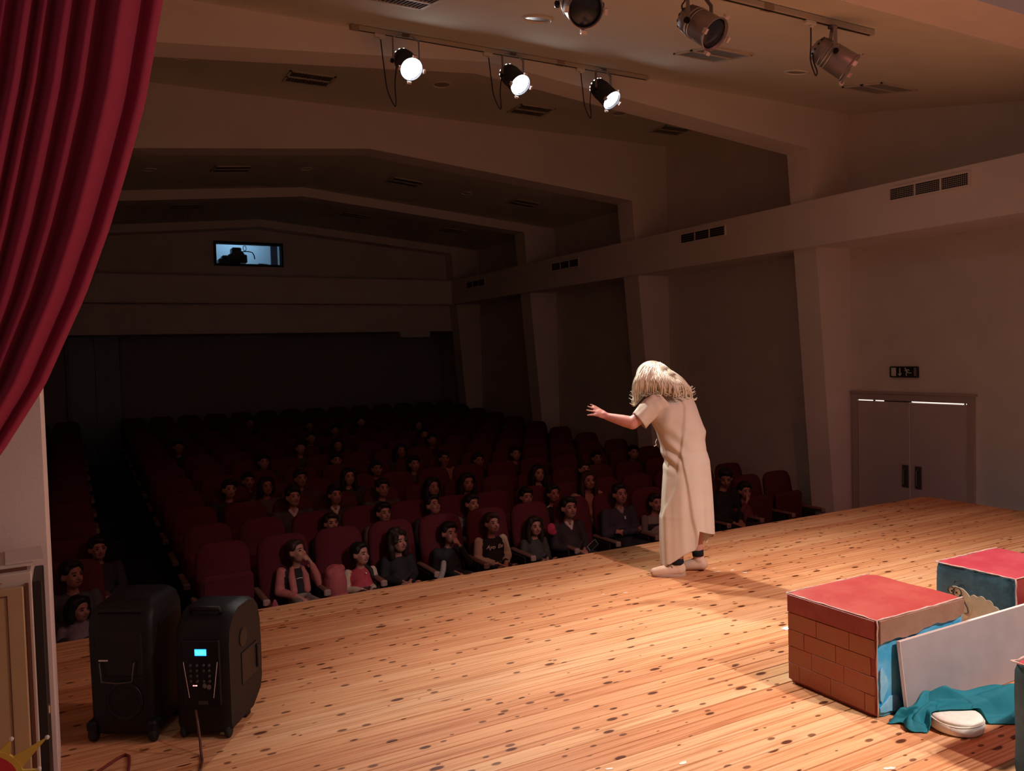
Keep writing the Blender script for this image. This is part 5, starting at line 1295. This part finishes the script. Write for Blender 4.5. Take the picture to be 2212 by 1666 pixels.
spectator(3, 7.22, 1.02, 'child in a patterned dark top behind the pink topped woman', 'short', (.06, .065, .06), None, DK, 'lap', .95, 'black', 0, 0, 0, 6, 'audience in the fourth row')
rest = [(3, 2.17, 1.09, 'bob', (.13, .09, .09)), (3, 1.72, 1.10, 'short', DK), (4, 2.12, 1.0, 'boy', (.06, .05, .05)), (3, 2.60, 1.15, 'short', (.09, .04, .045)), (3, 3.24, 1.11, 'girl', (.05, .05, .055)), (4, 3.95, 1.0, 'boy', DK), (4, 4.54, 1.02, 'boy', (.12, .05, .06)), (4, 5.03, 1.06, 'boy', (.46, .22, .18)), (4, 5.62, .98, 'short', DK), (4, 6.28, 1.03, 'boy', (.06, .03, .035)), (3, 7.93, 1.05, 'short', DK),
        (5, 2.52, 1.08, 'boy', (.05, .045, .05)), (5, 4.68, 1.07, 'long', (.05, .05, .055)), (5, 3.62, 1.01, 'short', (.06, .06, .06)), (6, 3.92, 1.09, 'bob', (.10, .10, .10)), (6, 3.30, 1.10, 'short', (.10, .10, .10)), (7, 3.72, 1.11, 'boy', DK), (8, 4.42, 1.08, 'short', DK), (10, 3.22, 1.09, 'short', DK), (9, 5.24, 1.09, 'short', DK), (8, 6.12, 1.07, 'bob', DK), (7, 5.86, 1.02, 'short', (.06, .06, .06)), (6, 5.62, 1.06, 'boy', DK), (7, 1.56, 1.12, 'short', DK), (9, 4.18, 1.08, 'boy', DK)]
HN = {'bob': 'person with bobbed hair', 'short': 'short haired person', 'boy': 'person with a fringe', 'girl': 'long haired person', 'long': 'person with very long hair'}
def cname(c):
    m_ = max(c)
    if c[0] > .3: return 'pale pink'
    if c[0] > 1.6*c[1]: return 'dark red'
    return 'black' if m_ < .04 else 'charcoal' if m_ < .08 else 'dim grey'
for (r, x, hh, hr, cl) in rest:
    k = max(0, min(NC-1, round((x-SX0)/SP)))
    spectator(r, x, hh, '%s, %s top, %s seat from the aisle, %s row' % (HN[hr], cname(cl), ORD[k], ORD[r]), hr, cl, None, DK, 'lap', .96, 'black', (r+k) % 3, 0, 0, 6, 'audience in the middle and rear rows')
# things in the audience
ph = thing('phone', 'slim pale phone held by the man in the front row', 'phone', (4.975, ROWY[0]-.555, fz(0)+.605)); ph.rotation_euler = (1.15, -.42, .25)
obj('case', MB().box(0, .15, -.035, .035, -.004, .004, .003), mat('phone_grey', (.30, .30, .32), .3), ph); obj('screen', MB().box(.008, .142, -.031, .031, .004, .0046), black_smooth, ph)
bg = Blob(); bg.ell('p', (0, 0, .18), (.11, .12, .19)); bg.ell('p', (.02, -.02, .05), (.12, .13, .06)); bg.cap('p', (-.05, -.02, .3), .05, (.06, .02, .32), .045)
t = thing('pink_coat', 'pink coat bunched on the seat between two front row children', 'coat', (2.17, ROWY[0]-.42, fz(0)+.45), 0); bg.build('folded_coat', .012, {'p': col_m((.42, .10, .11))}, t, 4)
obj('hood', MB().ell((0, .03, .30), (.09, .06, .07), 14, 10), col_m((.42, .10, .11)), t, smooth=True)
bg = Blob(); bg.ell('p', (0, 0, .13), (.10, .09, .13)); bg.chain('p', [(-.05, -.02, .20), (.0, -.03, .36), (.05, -.02, .22)], [.018, .016, .018])
t = thing('pink_bag', 'dark pink bag hanging at the aisle end of the front row', 'bag', (1.55, ROWY[0]-.62, fz(0)+.28), 0); bg.build('bag_body', .011, {'p': col_m((.34, .08, .11))}, t, 4)
obj('front_pocket', MB().ell((0, -.075, .09), (.065, .03, .06), 14, 10), col_m((.42, .16, .18)), t, smooth=True)
bg = Blob(); bg.ell('p', (0, 0, .10), (.075, .05, .09)); bg.ell('p', (.03, 0, .05), (.06, .05, .05))
t = thing('pink_hood', 'bright pink hooded garment beside the small long haired girl', 'garment', (4.655, ROWY[0]-.30, fz(0)+.75), 0); t.scale = (.75, .75, .75); bg.build('fabric', .011, {'p': col_m((.45, .035, .085))}, t, 3); obj('lining', MB().ell((0, -.035, .11), (.045, .02, .05), 12, 8), col_m((.5, .04, .10)), t, smooth=True)
bg = Blob(); bg.chain('p', [(.05, 0, .18), (.02, -.05, .12), (-.03, -.06, .02), (-.06, -.05, -.10), (-.03, -.05, -.2)], [.03, .03, .035, .04, .05])
t = thing('silver_scarf', 'pale silvery scarf hanging from the arm rest left of the boy covering his mouth', 'scarf', (3.20, ROWY[0]-.52, fz(0)+.52), 0); bg.build('fabric', .010, {'p': col_m((.30, .27, .26))}, t, 3)
# seats last, so that occupied ones have their cushions down
for r in range(13):
    for k in range(NC):
        if ROWY[r] > 18 and SX0+k*SP > 8.5: continue
        seat(SX0+k*SP, r, k)
    for k in range(2): seat(-.02-k*SP, r, k, True)
